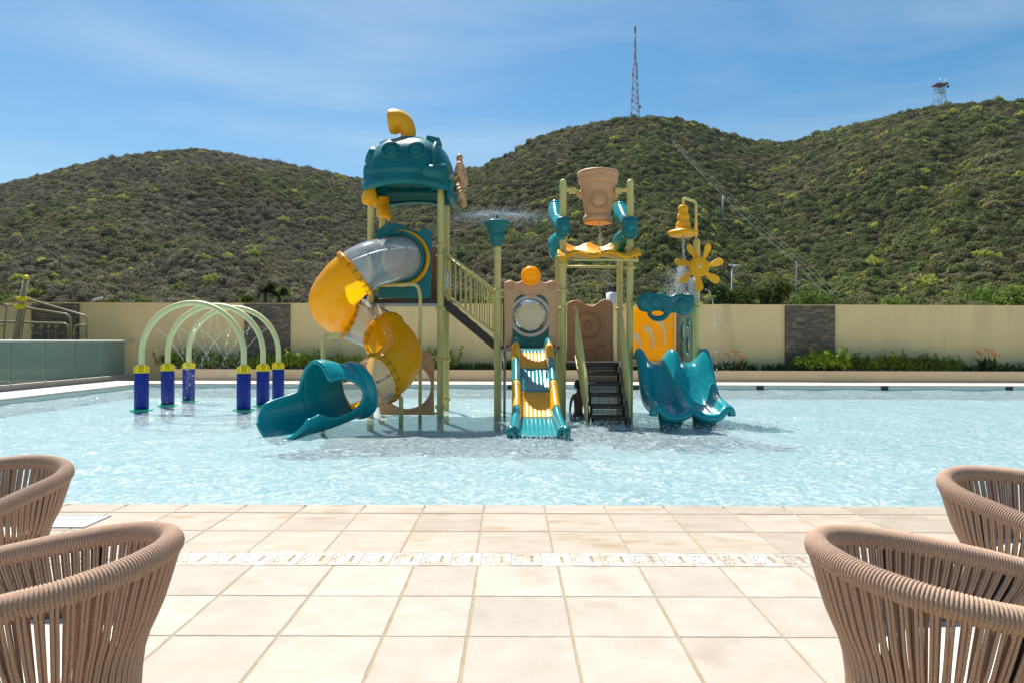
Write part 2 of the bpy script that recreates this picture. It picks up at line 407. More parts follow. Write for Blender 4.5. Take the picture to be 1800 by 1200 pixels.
NS = 92000
u = np.random.uniform(-1.25, 1.25, NS); Dr = np.interp(900 + F * u, RX, RD)
D = np.sqrt(np.random.uniform(D0 ** 2, 1.0, NS) * 0 + np.random.uniform(0, 1, NS) * ((Dr * 1.02) ** 2 - (D0 + 2) ** 2) + (D0 + 2) ** 2)
z = hill(u, D); X = u * D
px = 900 + F * u
p1 = nz(X / 22, D / 22, 5); p2 = nz(X / 60, D / 60, 6); p3 = nz(X / 9, D / 9, 8)
rnd_ = np.random.random(NS)
greenness = .50 + .36 * clampstep(px, 500, 1250) * (1 - .25 * clampstep(p2, .5, .8)) + (p2 - .5) * .55 + (p1 - .5) * .55 + (rnd_ - .5) * .45
kind = np.where(greenness < .56, 0, np.where(greenness < .80, 1, 2))
kind = np.where((np.random.random(NS) < .026 + .024 * clampstep(px, 700, 1300)), 3, kind)
idx = kind * 2 + (np.random.random(NS) < .5)
low = np.random.random(NS) < .016 * clampstep(px, 1200, 1400) * (nz(X / 14, D / 14, 17) > .5) + .004
idx = np.where(low, 8, idx)
size = np.exp(np.random.normal(.36, .32, NS)) * (.72 + .25 * D / 350); size = np.where(kind == 3, size * 1.2, size)
size = np.where(kind == 2, size * 1.12, size)
bare = (nz(X / 5, D / 5, 11) > .93)
keep = ~bare; size = np.where(idx == 8, size * .62, size); X, D, z, idx, size = X[keep], D[keep], z[keep], idx[keep], size[keep]
NS = len(X)
me = bpy.data.meshes.new('scrub'); me.from_pydata(np.stack([X, D, z], 1).tolist(), [], [])
at = me.attributes.new('kind_index', 'INT', 'POINT'); at.data.foreach_set('value', idx.astype(np.int32))
at = me.attributes.new('size', 'FLOAT', 'POINT'); at.data.foreach_set('value', size.astype(np.float32))
at = me.attributes.new('turn', 'FLOAT', 'POINT'); at.data.foreach_set('value', np.random.uniform(0, 6.28, NS).astype(np.float32))
scrub = bpy.data.objects.new('hillside_scrub', me); COL.objects.link(scrub)
tag(scrub, 'dense dry scrub, small trees and cacti covering the hills behind the wall', 'scrub', kind='stuff')
g = bpy.data.node_groups.new('scatter', 'GeometryNodeTree')
g.interface.new_socket('Geometry', in_out='INPUT', socket_type='NodeSocketGeometry'); g.interface.new_socket('Geometry', in_out='OUTPUT', socket_type='NodeSocketGeometry')
gi = g.nodes.new('NodeGroupInput'); go = g.nodes.new('NodeGroupOutput'); ip = g.nodes.new('GeometryNodeInstanceOnPoints')
ci = g.nodes.new('GeometryNodeCollectionInfo'); ci.inputs[0].default_value = lib; ci.inputs['Separate Children'].default_value = True; ci.inputs['Reset Children'].default_value = True
def attr(nm, ty):
    n = g.nodes.new('GeometryNodeInputNamedAttribute'); n.data_type = ty; n.inputs[0].default_value = nm; return [x for x in n.outputs if x.enabled][0]
cx = g.nodes.new('ShaderNodeCombineXYZ'); g.links.new(attr('turn', 'FLOAT'), cx.inputs[2])
g.links.new(gi.outputs[0], ip.inputs['Points']); g.links.new(ci.outputs[0], ip.inputs['Instance']); ip.inputs['Pick Instance'].default_value = True
g.links.new(attr('kind_index', 'INT'), ip.inputs['Instance Index']); g.links.new(attr('size', 'FLOAT'), ip.inputs['Scale'])
e2r = g.nodes.new('FunctionNodeEulerToRotation'); g.links.new(cx.outputs[0], e2r.inputs[0]); g.links.new(e2r.outputs[0], ip.inputs['Rotation'])
g.links.new(ip.outputs[0], go.inputs[0])
scrub.modifiers.new('scatter', 'NODES').node_group = g

# ------------------------------------------------------------------ pool
PE = 6.86; PF = 26.2; PLX = -14.2; WZ = -.18
mb = MB(); mb.box(((PLX + 30) / 2, (PE + PF) / 2, -.62), (30 - PLX, PF - PE, .2))
o = mb.build('pool_floor', M['floorpool']); tag(o, kind='structure')
# water: milky, rippled surface
wm = bpy.data.materials.new('pool water'); wm.use_nodes = True; t = wm.node_tree; N = t.nodes; L = t.links
b = N['Principled BSDF']; b.inputs['Roughness'].default_value = .12; b.inputs['Specular IOR Level'].default_value = .5
tcn = N.new('ShaderNodeTexCoord')
def nse(scale, det, rough, sc=(1, 1, 1), dist=0.0):
    mpn = N.new('ShaderNodeMapping'); mpn.inputs['Scale'].default_value = sc; L.new(tcn.outputs['Object'], mpn.inputs[0])
    n = N.new('ShaderNodeTexNoise'); n.inputs['Scale'].default_value = scale; n.inputs['Detail'].default_value = det; n.inputs['Roughness'].default_value = rough; n.inputs['Distortion'].default_value = dist
    L.new(mpn.outputs[0], n.inputs['Vector']); return n.outputs['Fac']
ripple_light = nse(11, 6, .72, (1, .8, 1), .8); big = nse(.45, 4, .6); rip = nse(6.5, 5, .65, (1, .8, 1), 1.2); rip2 = nse(1.1, 3, .5)
r = N.new('ShaderNodeValToRGB'); r.color_ramp.elements[0].position = .42; r.color_ramp.elements[1].position = .60
r.color_ramp.elements[0].color = (.26, .40, .43, 1); r.color_ramp.elements[1].color = (.62, .68, .69, 1)  # bright and dark ripple light painted into the milky water colour
L.new(ripple_light, r.inputs[0])
x = N.new('ShaderNodeMix'); x.data_type = 'RGBA'; x.blend_type = 'MULTIPLY'; x.inputs[0].default_value = .5
r2 = N.new('ShaderNodeValToRGB'); r2.color_ramp.elements[0].position = .35; r2.color_ramp.elements[1].position = .65; r2.color_ramp.elements[0].color = (.80, .88, .90, 1)
L.new(big, r2.inputs[0]); L.new(r.outputs[0], x.inputs[6]); L.new(r2.outputs[0], x.inputs[7]); L.new(x.outputs[2], b.inputs['Base Color'])
ad = N.new('ShaderNodeMath'); ad.operation = 'ADD'; ml = N.new('ShaderNodeMath'); ml.operation = 'MULTIPLY'; ml.inputs[1].default_value = 2.2
L.new(rip2, ml.inputs[0]); L.new(rip, ad.inputs[0]); L.new(ml.outputs[0], ad.inputs[1])
bp = N.new('ShaderNodeBump'); bp.inputs['Strength'].default_value = .75; bp.inputs['Distance'].default_value = .06
L.new(ad.outputs[0], bp.inputs['Height']); L.new(bp.outputs[0], b.inputs['Normal'])
tr = N.new('ShaderNodeBsdfTransparent'); tr.inputs[0].default_value = (.78, .91, .93, 1)
ms = N.new('ShaderNodeMixShader'); mr = N.new('ShaderNodeMapRange'); mr.inputs['From Min'].default_value = .35; mr.inputs['From Max'].default_value = .68
mr.inputs['To Min'].default_value = .45; mr.inputs['To Max'].default_value = .8
L.new(ripple_light, mr.inputs['Value']); L.new(mr.outputs[0], ms.inputs[0]); L.new(tr.outputs[0], ms.inputs[1]); L.new(b.outputs[0], ms.inputs[2]); L.new(ms.outputs[0], N['Material Output'].inputs[0])
M['water'] = wm
def wz(x, y): return WZ + .012 * math.sin(x * 2.1 + y * .7 + 2 * noise.noise((x * .5, y * .5, 0))) * 1.0 + .030 * noise.noise((x * 1.6, y * 1.9, 1.5)) + .012 * noise.noise((x * 4.4, y * 5, 4.5))
def wfn(a, b_):
    y = PE + .002 + (PF - PE - .004) * b_ ** 1.3; x = PLX + .002 + (29.99 - PLX) * a; return (x, y, wz(x, y))
o = MB().grid(wfn, 420, 240).build('pool_water', M['water']); tag(o, kind='structure')
# pool sides
mb = MB(); mb.box(((PLX + 30) / 2, PE - .05, -.38), (30 - PLX, .1, .68)); mb.box(((PLX + 30) / 2, PF + .05, -.38), (30 - PLX, .1, .68)); mb.box((PLX - .05, (PE + PF) / 2, -.38), (.1, PF - PE, .68))
ps = mb.build('pool_wall', M['pooltile']); tag(ps, kind='structure')
for k in range(8):
    x = W(1555, 681, PF).x - 4.78 * (4 - k)
    if x < PLX: continue
    MB().box((x, PF - .0035, -.105), (.27, .03, .16)).build('overflow_opening', M['slot'], ps)

# far and left coping with its stones
cp = MB().box((8, 27.33, -.17), (47, 2.0, .26)).box((-15.32, 15, -.17), (2.0, 22, .26)).build('pool_coping', M['grout']); tag(cp, kind='structure')
base = MB().box((0, 0, 0), (.89, .65, .05)).mesh('coping_stone'); base.materials.append(M['coping'])
base2 = MB().box((0, 0, 0), (.62, .89, .05)).mesh('coping_stone_side'); base2.materials.append(M['coping'])
def place(me, name, loc, par):
    o = bpy.data.objects.new(name, me); COL.objects.link(o); o.location = loc; o.parent = par; return o
for i in range(49):
    for j in range(3): place(base, 'coping_stone', (-13.75 + i * .9 + .01, PF + .325 + j * .66, -.024), cp)
for i in range(14):
    for j in range(3): place(base2, 'coping_stone', (PLX - .31 - j * .63, 15.6 + i * .9, -.0245), cp)

# ------------------------------------------------------------------ near deck: every tile its own piece
deck = MB().box((0, 0, -.1535), (120, 2 * PE - .2, .3)).box((0, -33, -.1535), (120, 52, .3)).build('pool_deck', M['grout']); tag(deck, kind='structure')
def tile_mesh(w, d, name, m, seed):
    rr = random.Random(seed); mb = MB(); n = 10; top = []
    per = []
    for (ax, ay, bx, by) in ((-w/2, -d/2, w/2, -d/2), (w/2, -d/2, w/2, d/2), (w/2, d/2, -w/2, d/2), (-w/2, d/2, -w/2, -d/2)):
        for k in range(n):
            t = k / n; jx = rr.uniform(-.0022, .0022) if k else 0
            per.append((ax + (bx - ax) * t + jx * (1 if ax == bx else 0), ay + (by - ay) * t + jx * (1 if ay == by else 0)))
    L_ = len(per)
    vs = [(x, y, -.03) for x, y in per] + [(x, y, -.004) for x, y in per] + [(x * .988, y * .988, 0) for x, y in per]
    fs = [(i, (i + 1) % L_, L_ + (i + 1) % L_, L_ + i) for i in range(L_)] + [(L_ + i, L_ + (i + 1) % L_, 2 * L_ + (i + 1) % L_, 2 * L_ + i) for i in range(L_)] + [tuple(2 * L_ + i for i in range(L_))]
    me = mb.add(vs, fs).mesh(name); me.materials.append(m); return me
T_lo = [tile_mesh(.572, .592, 'tile', M['tile'], s) for s in (1, 2, 3)]; T_nar = tile_mesh(.450, .592, 'tile', M['tile'], 4)
T_up = [tile_mesh(.583, .592, 'tile', M['tile_up'], s) for s in (5, 6, 7)]; T_ed = [tile_mesh(.583, .325, 'tile', M['tile_up'], s) for s in (8, 9)]
rr = random.Random(3)
def put(me, x, y):
    o = place(me, 'tile', (x + rr.uniform(-.002, .002), y, rr.uniform(-.0008, .0008)), deck); o.rotation_euler = (rr.uniform(-.001, .001), rr.uniform(-.001, .001), rr.uniform(-.002, .002))
for y, ms_, n in ((6.695, T_ed, 13), (6.21, T_up, 13), (5.60, T_up, 12)):
    for k in range(-n, n): put(rr.choice(ms_), .328 + .595 * (k + .5), y)
for j, y in enumerate((4.70, 4.10, 3.50, 2.90, 2.30)):
    n = (8, 7, 6, 5, 4)[j]
    put(T_nar, -.4775, y)
    for k in range(n):
        put(rr.choice(T_lo), -.244 + .5875 * (k + .5), y); put(rr.choice(T_lo), -.711 - .5875 * (k + .5), y)
# drain tiles with a slot and a ring of holes
def drain_mesh():
    mb = MB(); w, d = .2205, .296; sx0, sx1, sy0, sy1 = .030, .053, -.075, .065
    xs = [-w/2, sx0, sx1, w/2]; ys = [-d/2, sy0, sy1, d/2]
    mb.add([(x, y, 0) for x in xs for y in ys], [(i*4+j, (i+1)*4+j, (i+1)*4+j+1, i*4+j+1) for i in range(3) for j in range(3) if not (i == 1 and j == 1)])
    q = [(sx0, sy0), (sx1, sy0), (sx1, sy1), (sx0, sy1)]
    mb.add([(x, y, 0) for x, y in q] + [(x, y, -.018) for x, y in q], [(0, 1, 5, 4), (1, 2, 6, 5), (2, 3, 7, 6), (3, 0, 4, 7), (4, 5, 6, 7)], 1)
    q = [(-w/2, -d/2), (w/2, -d/2), (w/2, d/2), (-w/2, d/2)]
    mb.add([(x, y, -.03) for x, y in q] + [(x, y, 0) for x, y in q], [(0, 1, 5, 4), (1, 2, 6, 5), (2, 3, 7, 6), (3, 0, 4, 7)])
    for a in (70, 110, 150, 190, 235, 280):
        x, y = -.045 + .042 * math.cos(R(a)), .0 + .085 * math.sin(R(a)); mb.lathe([(.0075, 0), (.0075, .0007), (0, .0007)], (x, y, 0), seg=8, mi=1)
    me = mb.mesh('drain_tile'); me.materials.append(M['drain']); me.materials.append(M['slot']); return me
dm = drain_mesh()
for k in range(-24, 24):
    o = place(dm, 'drain_tile', (-.0 + .2262 * (k + .5) + .0, 5.156, rr.uniform(-.002, .001)), deck)
# ------------------------------------------------------------------ boundary wall, planter, glass balustrade
WY = 29.8; WT = 3.24
bw = MB().box((4, WY + .15, WT / 2 - .4), (76, .24, WT + .8 - .02)).build('boundary_wall', M['stucco'])
tag(bw, 'long beige rendered wall with three stacked stone panels behind the pool', 'wall')
MB().box((4, WY + .15, WT + .015), (76, .30, .05)).build('wall_cap', M['stucco'], bw)
ledge = [mat('ledger stone %d' % i, c, .9, c2, 6, 5, .3, 40, spec=.15) for i, (c, c2) in enumerate([((.17, .13, .095), (.12, .10, .08)), ((.24, .18, .12), (.17, .13, .09)), ((.13, .12, .105), (.10, .09, .08)), ((.30, .23, .16), (.22, .17, .12)), ((.21, .12, .085), (.15, .10, .07))])]
for (a, b_) in ((57, 139), (430, 510), (1380, 1467)):
    x0 = W(a, 560, WY).x; x1 = W(b_, 560, WY).x; mb = MB(); zc = .2
    mb.box(((x0 + x1) / 2, WY - .0, (WT + .2) / 2 - .02), (x1 - x0, .05, WT - .2), mi=2)
    while zc < WT - .03:
        h = rr.uniform(.04, .085); h = min(h, WT - zc); x = x0 - .0
        while x < x1 - .01:
            w = min(rr.uniform(.12, .5), x1 - x); d = rr.uniform(.02, .07)
            mb.box((x + w / 2, WY - .03 - d / 2, zc + h / 2), (w - .006, d, h - .006), mi=rr.choice([0, 0, 1, 1, 2, 3, 4])); x += w
        zc += h
    o = mb.build('stone_panel', ledge, bw); tag(o, kind='stuff')
kx0 = W(303, 660, 28.4).x
pl = MB().box(((kx0 + 42) / 2, 28.45, .21), (42 - kx0, .22, .50)).build('planter', M['kerb'])
tag(pl, 'low peach coloured planter wall running along the foot of the beige wall', 'planter')
MB().box(((kx0 + 42) / 2, 28.28, .01), (42 - kx0, .12, .09)).build('step', M['kerb'], pl, bevel=.01)
MB().box(((kx0 + 42) / 2, 29.17, .17), (42 - kx0, 1.2, .40)).build('soil', M['soil'], pl)
MB().box((kx0 - .06, 29.0, .21), (.12, 1.34, .50)).build('end_wall', M['kerb'], pl)

gb = MB().box((-16.5, 22.6, .06), (.34, 14.2, .22)).build('glass_balustrade', M['coping'])
tag(gb, 'frosted green glass balustrade with white rail left of the pool', 'balustrade')
MB().tube([(-16.5, 14, EYE - .03), (-16.5, 29.75, EYE - .03)], .045, 10, sx=.7, sy=1.6).build('handrail', M['white'], gb)
pan = MB().box((0, 0, 0), (.016, 1.62, 1.36)).mesh('glass_pane'); pan.materials.append(M['glass'])
for k in range(-4, 5):
    y = 23.3 + 1.66 * k
    if y > 29.5: continue
    place(pan, 'glass_pane', (-16.5, y, .89), gb)
    MB().box((-16.5, y + .83, .21), (.05, .05, .08)).build('clamp', M['alu'], gb)
# deck beyond the balustrade
o = MB().box((-31, 10, -.24), (29.2, 45, .44)).build('side_deck', M['ground']); tag(o, kind='structure')
o = MB().box((4.2, 29.1, -.3), (74, 1.6, .3)).build('wall_footing', M['kerb']); tag(o, kind='structure')
# ------------------------------------------------------------------ water play structure
FB = -.52                          # pool floor
FD, BD = 16.6, 18.05               # front and back rows of posts
PXS = {'l': -3.44, 'm': -1.74, 'c': -.35, 'r': 1.225, 's': 2.845, 'e': 4.455}
play = empty('water_play_structure', (0, 17.3, FB))
tag(play, 'multicoloured water playground with spiral slide, teal roof, tipping bucket and slides standing in the pool', 'playground')
def P(mb, name, m, par=None, label=None, **k):
    o = mb.build(name, m, par or play, **k)
    if name in ('bolt', 'gusset', 'rope_hanger', 'ears_and_nose', 'ring_bracket'): o['kind'] = 'stuff'
    if label: o['label'] = label
    return o
def post(x, y, top, clamps=(), name='post', r=.083):
    mb = MB().tube([(x, y, FB), (x, y, top - .05)], r, 20, caps=False)
    mb.lathe([(r, -.05), (r * .97, -.02), (r * .75, .015), (r * .4, .035), (0, .04)], (x, y, top), seg=20)
    o = P(mb, name, M['post'])
    for z in clamps:
        c = MB().lathe([(r, -.045), (r + .016, -.045), (r + .016, .045), (r, .045)], (x, y, z), seg=20)
        c.box((x + r + .02, y - .02, z), (.04, .03, .06)); c.box((x - r - .02, y - .02, z), (.04, .03, .06))
        P(c, 'clamp', M['post'], o)
    return o
post(PXS['l'], FD, 5.4, (3.9, 2.5)); post(PXS['m'], FD, 5.4, (3.95, 3.72, 2.42, 1.2, .05))
post(PXS['l'], BD, 5.4); post(PXS['m'], BD, 5.4, (3.75, 2.6, 1.15, .1))
post(PXS['c'], 16.5, 3.95, (2.86, 1.72)); post(PXS['c'], BD, 2.95)
post(PXS['r'], 16.5, 5.52, (3.66, 3.50, 2.87, 2.43), 'post'); post(PXS['s'], 16.5, 5.52, (3.60, 3.43, 2.55))
post(PXS['r'], BD, 4.2, (2.4,)); post(PXS['s'], BD, 4.2, (2.5,))
post(PXS['e'], 16.5, 4.10, (2.58, 2.46)); post(PXS['e'], BD, 2.7)

# roof: moulded vault with portholes, corner sleeves and cowl
RC = (-2.57, 17.3)
rings = [(5.40, 1.09, 3.8), (5.36, 1.13, 3.8), (5.42, 1.15, 3.8), (5.53, 1.13, 3.8), (5.57, 1.09, 3.8), (5.70, 1.08, 3.6), (5.74, 1.105, 3.6), (5.79, 1.08, 3.5), (5.95, 1.06, 3.3), (6.12, 1.0, 3.1), (6.30, .92, 2.9), (6.45, .80, 2.7), (6.56, .66, 2.6), (6.62, .52, 2.5), (6.645, .3, 2.2), (6.65, .001, 2)]
def vault(zr, mb):
    seg = 72; vs = []
    for z, h, e in zr:
        for k in range(seg):
            a = 2 * math.pi * k / seg; ca, sa = math.cos(a), math.sin(a)
            rr_ = h / ((abs(ca) ** e + abs(sa) ** e) ** (1 / e))
            gro = 1 - .012 * (math.cos(a * 12) > .6 and 5.8 < z < 6.3)
            lift = -.10 * (abs(ca * sa) * 2) ** 3 * max(0, 1 - (z - 5.36) / .4)
            vs.append((RC[0] + rr_ * ca * gro, RC[1] + rr_ * sa * gro, z + lift))
    mb.add(vs, [(j * seg + k, j * seg + (k + 1) % seg, (j + 1) * seg + (k + 1) % seg, (j + 1) * seg + k) for j in range(len(zr) - 1) for k in range(seg)], 0, True)
mb = MB(); vault(rings, mb)
roof = P(mb, 'roof', M['teal'], solid=.035); roof['label'] = 'teal vaulted roof with portholes and a yellow cowl'
for cx_ in (-2.90, -2.30):          # portholes on the sloping front
    n = Vector((0, -.93, .42)).normalized(); c = Vector((cx_, RC[1] - .985, 6.19))
    P(MB().lathe([(.235, -.08), (.235, .035), (.215, .055), (.195, .035), (.185, .0), (.16, .03), (.10, .055), (0, .065)], c, n, 28), 'porthole', M['teal'], roof)
for sy_ in (-.55, .55):
    n = Vector((-.9, 0, .42)).normalized(); c = Vector((RC[0] - .90, RC[1] + sy_, 6.17))
    P(MB().lathe([(.235, -.08), (.235, .035), (.215, .055), (.185, .0), (.10, .05), (0, .06)], c, n, 24), 'porthole', M['teal'], roof)
P(MB().lathe([(.44, -.06), (.44, .03), (.40, .06), (.30, .06), (.28, .1), (0, .1)], (RC[0] + .02, RC[1] - .1, 6.62), seg=28), 'hatch_ring', M['teal'], roof)
P(MB().box((RC[0] + .60, RC[1] - .2, 6.60), (.34, .6, .17), Matrix.Rotation(R(12), 3, 'Y')), 'fin', M['teal'], roof, bevel=.04)
P(MB().box((RC[0] - .62, RC[1] - .2, 6.55), (.22, .4, .1), Matrix.Rotation(R(-25), 3, 'Y')), 'fin', M['teal'], roof, bevel=.03)
# vertical moulded ribs on the right end
for xx in (RC[0] + .70,):
    mb = MB()
    pts = [(xx, RC[1] - 1.09 + .0, 5.5), (xx, RC[1] - 1.06, 5.9), (xx, RC[1] - .95, 6.2), (xx, RC[1] - .72, 6.43), (xx, RC[1] - .3, 6.53)]
    mb.tube(smoothpts(pts, 5), .05, 8); P(mb, 'rib', M['teal'], roof)
def sleeve(x, y, z0, z1, r=.15):
    return MB().lathe([(r, z0), (r * 1.06, z0 + .03), (r, z0 + .1), (r, z1 - .18), (r * .9, z1 - .09), (r * .6, z1 - .02), (0, z1)], (x, y, 0), seg=20)
P(sleeve(PXS['l'] - .03, FD - .03, 5.40, 5.95, .15), 'corner_sleeve', M['teal'], roof); P(sleeve(PXS['l'], BD, 5.36, 5.9), 'corner_sleeve', M['teal'], roof); P(sleeve(PXS['m'], BD, 5.2, 5.9), 'corner_sleeve', M['teal'], roof)
mb = sleeve(PXS['m'], FD - .1, 5.25, 5.93, .22); c0 = W(738, 304, 16.25)
mb.tube([c0, c0 + Vector((.12, 0, .02)), (PXS['m'] + .1, FD - .25, 5.64)], [.05, .18, .23], 16)
P(mb, 'corner_sleeve', M['teal'], roof)
P(MB().box((-1.50, 17.0, 5.30), (.16, 1.2, .45)), 'side_lip', M['teal'], roof, bevel=.06)
def glove(x, y, ztop):
    mb = MB(); mb.lathe([(0, 0), (.135, 0), (.145, -.05), (.13, -.08), (.145, -.13), (.13, -.2), (.15, -.25), (.185, -.34), (.19, -.47), (.16, -.54), (.06, -.56), (0, -.56)], (x, y, ztop), seg=18)
    mb.ball((x + .14, y - .03, ztop - .50), .075, 10, 8, (1, 1, 1.9)); return mb
P(glove(W(649, 320, 16.45).x, 16.5, W(649, 320, 16.5).z), 'hanging_glove', M['orange'], roof); P(glove(W(674, 346, 17.9).x, 17.9, W(674, 346, 17.9).z), 'hanging_glove', M['orange'], roof)
pts = [W(440 + a / 4, 180 + b / 4, 17.2) for a, b in ((1110, 272), (1112, 240), (1108, 200), (1082, 160), (1050, 143), (1012, 138), (978, 140))]
cowl = MB().tube(smoothpts(pts, 4), [.19, .18, .17, .165, .165, .17, .175, .18, .19, .20, .212, .225, .238, .25, .26, .27, .278, .285, .29, .293, .295, .294, .29, .28, .265], 20, caps=False)
co = P(cowl, 'air_cowl', M['orange'], roof, solid=.03)
P(MB().lathe([(.30, -.03), (.30, .04), (.20, .06), (.19, .12)], pts[0] - Vector((0, 0, .02)), seg=20), 'cowl_base', M['orange'], roof)
# side propeller seen edge-on
pc = W(812, 318, 17.0)
mb = MB().lathe([(.06, -.14), (.16, -.10), (.17, .06), (.10, .14), (0, .16)], pc, (1, 0, 0), 18)
for k in range(5):
    a = R(72 * k + 84); d = Vector((0, math.cos(a), math.sin(a)))
    for s_ in (.2, .32, .45, .58): mb.ball(pc + d * s_ + Vector((.05 * math.sin(s_ * 9 + k) - .02, 0, 0)), .105, 10, 8, (.8, 1, 1.05))
prp = P(mb, 'side_propeller', M['tan'], label='beige lumpy propeller on the side of the roof')
P(MB().tube([(pc.x - .5, pc.y, pc.z), pc], .05, 10), 'axle', M['post'], prp); P(MB().tube([(pc.x - .4, pc.y - .1, pc.z - .3), (pc.x - .05, pc.y - .1, pc.z - .3)], .035, 8), 'axle', M['post'], prp)

# left tower: deck, ring panel
P(MB().box((-2.59, 17.32, 2.60), (1.62, 1.5, .10)), 'deck', M['black'])
def rowx(pxs, D): return [((p[0] - 900) / F * D, EYE - (p[1] - 600) / F * D) for p in pxs]
out = rowx([(665, 525), (758, 525), (759, 412), (755, 405), (748, 402), (741, 404), (737, 409), (722, 404), (706, 396), (690, 393), (674, 397), (662, 408), (657, 430), (658, 470), (664, 490)], FD - .1)
pc2 = W(706, 455, FD - .1)
pnl = slab('ring_panel', out, [circ(pc2.x, pc2.z, .50)], .07, MXZ(FD - .1), M['teal'], play, .015); pnl['label'] = 'teal panel around the mouth of the tube slide'
P(MB().lathe([(.69, .0), (.69, -.04), (.66, -.06), (.60, -.05), (.58, .0)], (pc2.x, FD - .14, pc2.z), (0, 1, 0), 48), 'yellow_ring', M['orange'], pnl)
P(MB().lathe([(.50, .05), (.50, -.16), (.54, -.30), (.62, -.34), (.62, -.30), (.56, -.12), (.56, .03)], (pc2.x - .03, FD - .16, pc2.z), (0, 1, 0), 48), 'flange', M['teal'], pnl)
out = [(0, 2.66), (1.32, 2.66), (1.32, 4.05), (1.1, 4.15), (.66, 4.05), (.2, 4.15), (0, 4.05)]
sp_ = slab('side_panel', [(16.68 + a, b) for a, b in out], [circ(17.34, 3.2, .33)], .07, MYZ(-1.83), M['brown'], play, .012); sp_['label'] = 'brown side panel with a clear bubble window'
P(MB().lathe([(.34, 0), (.30, .12), (.2, .21), (.08, .25), (0, .255)], (-1.82, 17.34, 3.2), (1, 0, 0), 28), 'bubble_window', M['bubble'], sp_)
slab('back_panel', [(-3.3 + a * 1.1, b) for a, b in out], [circ(-2.57, 3.25, .36)], .07, MXZ(BD - .05), M['brown'], play, .012)

# spiral tube slide
TRk = .525
CL = [(706, 455, 16.55), (702, 455, 16.15), (682, 458, 15.75), (650, 466, 15.4), (619, 484, 15.22), (596, 508, 15.3), (584, 530, 15.7), (595, 548, 16.25), (628, 562, 16.5), (664, 580, 16.42), (692, 603, 16.05), (700, 630, 15.5), (684, 655, 15.0), (655, 672, 14.65), (626, 685, 14.3), (594, 697, 13.95)]
C = smoothpts([W(*p) for p in CL], 8)
def cidx(k): return int(k * 8)
def section(i0, i1, name, m, r=TRk, **kw):
    pts = C[i0:i1 + 1]; mb = MB().tube(pts, r, 36, caps=False)
    return P(mb, name, m, kw.get('par'), label=kw.get('label'))
def flange(i, m, par, r=TRk, bolts=18, w=.05):
    p = C[i]; T = (C[min(i + 1, len(C) - 1)] - C[i - 1]).normalized()
    o = P(MB().lathe([(r, -w), (r + .055, -w), (r + .065, 0), (r + .055, w), (r, w)], p, T, 40), 'joint_flange', m, par)
    q = T.to_track_quat('Z', 'Y'); mb = MB()
    for k in range(bolts):
        a = 2 * math.pi * k / bolts
        mb.box(p + q @ Vector(((r + .05) * math.cos(a), (r + .05) * math.sin(a), 0)), (.03, .03, .03), q.to_matrix() @ Matrix.Rotation(a, 3, 'Z'))
        mb.tube([p + q @ Vector(((r + .04) * math.cos(a), (r + .04) * math.sin(a), -w - .02)), p + q @ Vector(((r + .04) * math.cos(a), (r + .04) * math.sin(a), w + .02))], .012, 6)
    P(mb, 'bolt', M['dark'], par)
def seam(i0, i1, par, ang, m):
    """glued seam with bolts along a tube section"""
    mb = MB(); pts = []
    for i in range(i0, i1 + 1, 2):
        T = (C[min(i + 1, len(C) - 1)] - C[max(i - 1, 0)]).normalized(); up = (Vector((0, 0, 1)) - T * T.z).normalized(); s_ = T.cross(up)
        if s_.y > 0: s_ = -s_
        pts.append(C[i] + (up * math.cos(R(ang)) + s_ * math.sin(R(ang))) * (TRk + .012))
    mb.tube(pts, .018, 6); P(mb, 'seam', m, par)
    mb = MB()
    for p in pts[1::3]: mb.ball(p, .024, 8, 6)
    P(mb, 'bolt', M['dark'], par)
sl = section(4, cidx(3.9), 'spiral_slide', M['clear'], label='spiral tube slide of clear and amber sections ending in a teal chute')
seam(12, cidx(3.9), sl, 62, M['white'])
section(cidx(3.9), cidx(7.5), 'amber_section', M['ambert'], par=sl); flange(cidx(3.9), M['ambert'], sl)
section(cidx(7.5), cidx(9.4), 'clear_section', M['clear'], par=sl); flange(cidx(7.5), M['ambert'], sl)
section(cidx(9.4), cidx(12.6), 'amber_section', M['ambert'], par=sl); flange(cidx(9.4), M['ambert'], sl)
section(cidx(12.6), cidx(14), 'clear_section', M['clear'], par=sl); flange(cidx(12.6), M['ambert'], sl)
seam(cidx(12.7), cidx(13.8), sl, 75, M['clear'])
seam(cidx(7.6), cidx(9.3), sl, 40, M['clear'])
# exit chute: hooded start, side windows, then an open spoon
XC = smoothpts([W(626, 685, 14.3), W(594, 697, 13.95), W(562, 708, 13.62), W(530, 716, 13.3), W(504, 721, 12.98), W(487, 724, 12.78)], 12)
nX = len(XC) - 1
def chute(u_, v_):
    f = u_ * nX; i = min(int(f), nX - 1); p = XC[i].lerp(XC[i + 1], f - i)
    T = (XC[min(i + 1, nX)] - XC[max(i - 1, 0)]); T.z *= .5; T.normalize(); up = (Vector((0, 0, 1)) - T * T.z).normalized(); s_ = T.cross(up)
    if s_.y > 0: s_ = -s_
    a = (v_ * 2 - 1) * math.pi                 # 0 = bottom, + = near side
    k = clampstep(u_, .40, 1.0)
    if u_ > .40:
        far_end = math.pi * (1 - .40 * clampstep(u_, .40, .47) - .08 * k); near_end = math.pi * (.33 + .10 * clampstep(u_, .42, .6) - .04 * k)
        if u_ > .8: far_end -= .50 * clampstep(u_, .8, 1); near_end -= .55 * clampstep(u_, .7, 1)
        a = (v_ * 2 - 1) * (near_end if v_ > .5 else far_end)
    r = TRk * (1.0 + .10 * clampstep(u_, .5, 1)); hood = .30 * clampstep(u_, .02, .36) * max(0, -math.cos(a)) ** 1.5
    return p + (-up * math.cos(a) + s_ * math.sin(a)) * r + up * hood
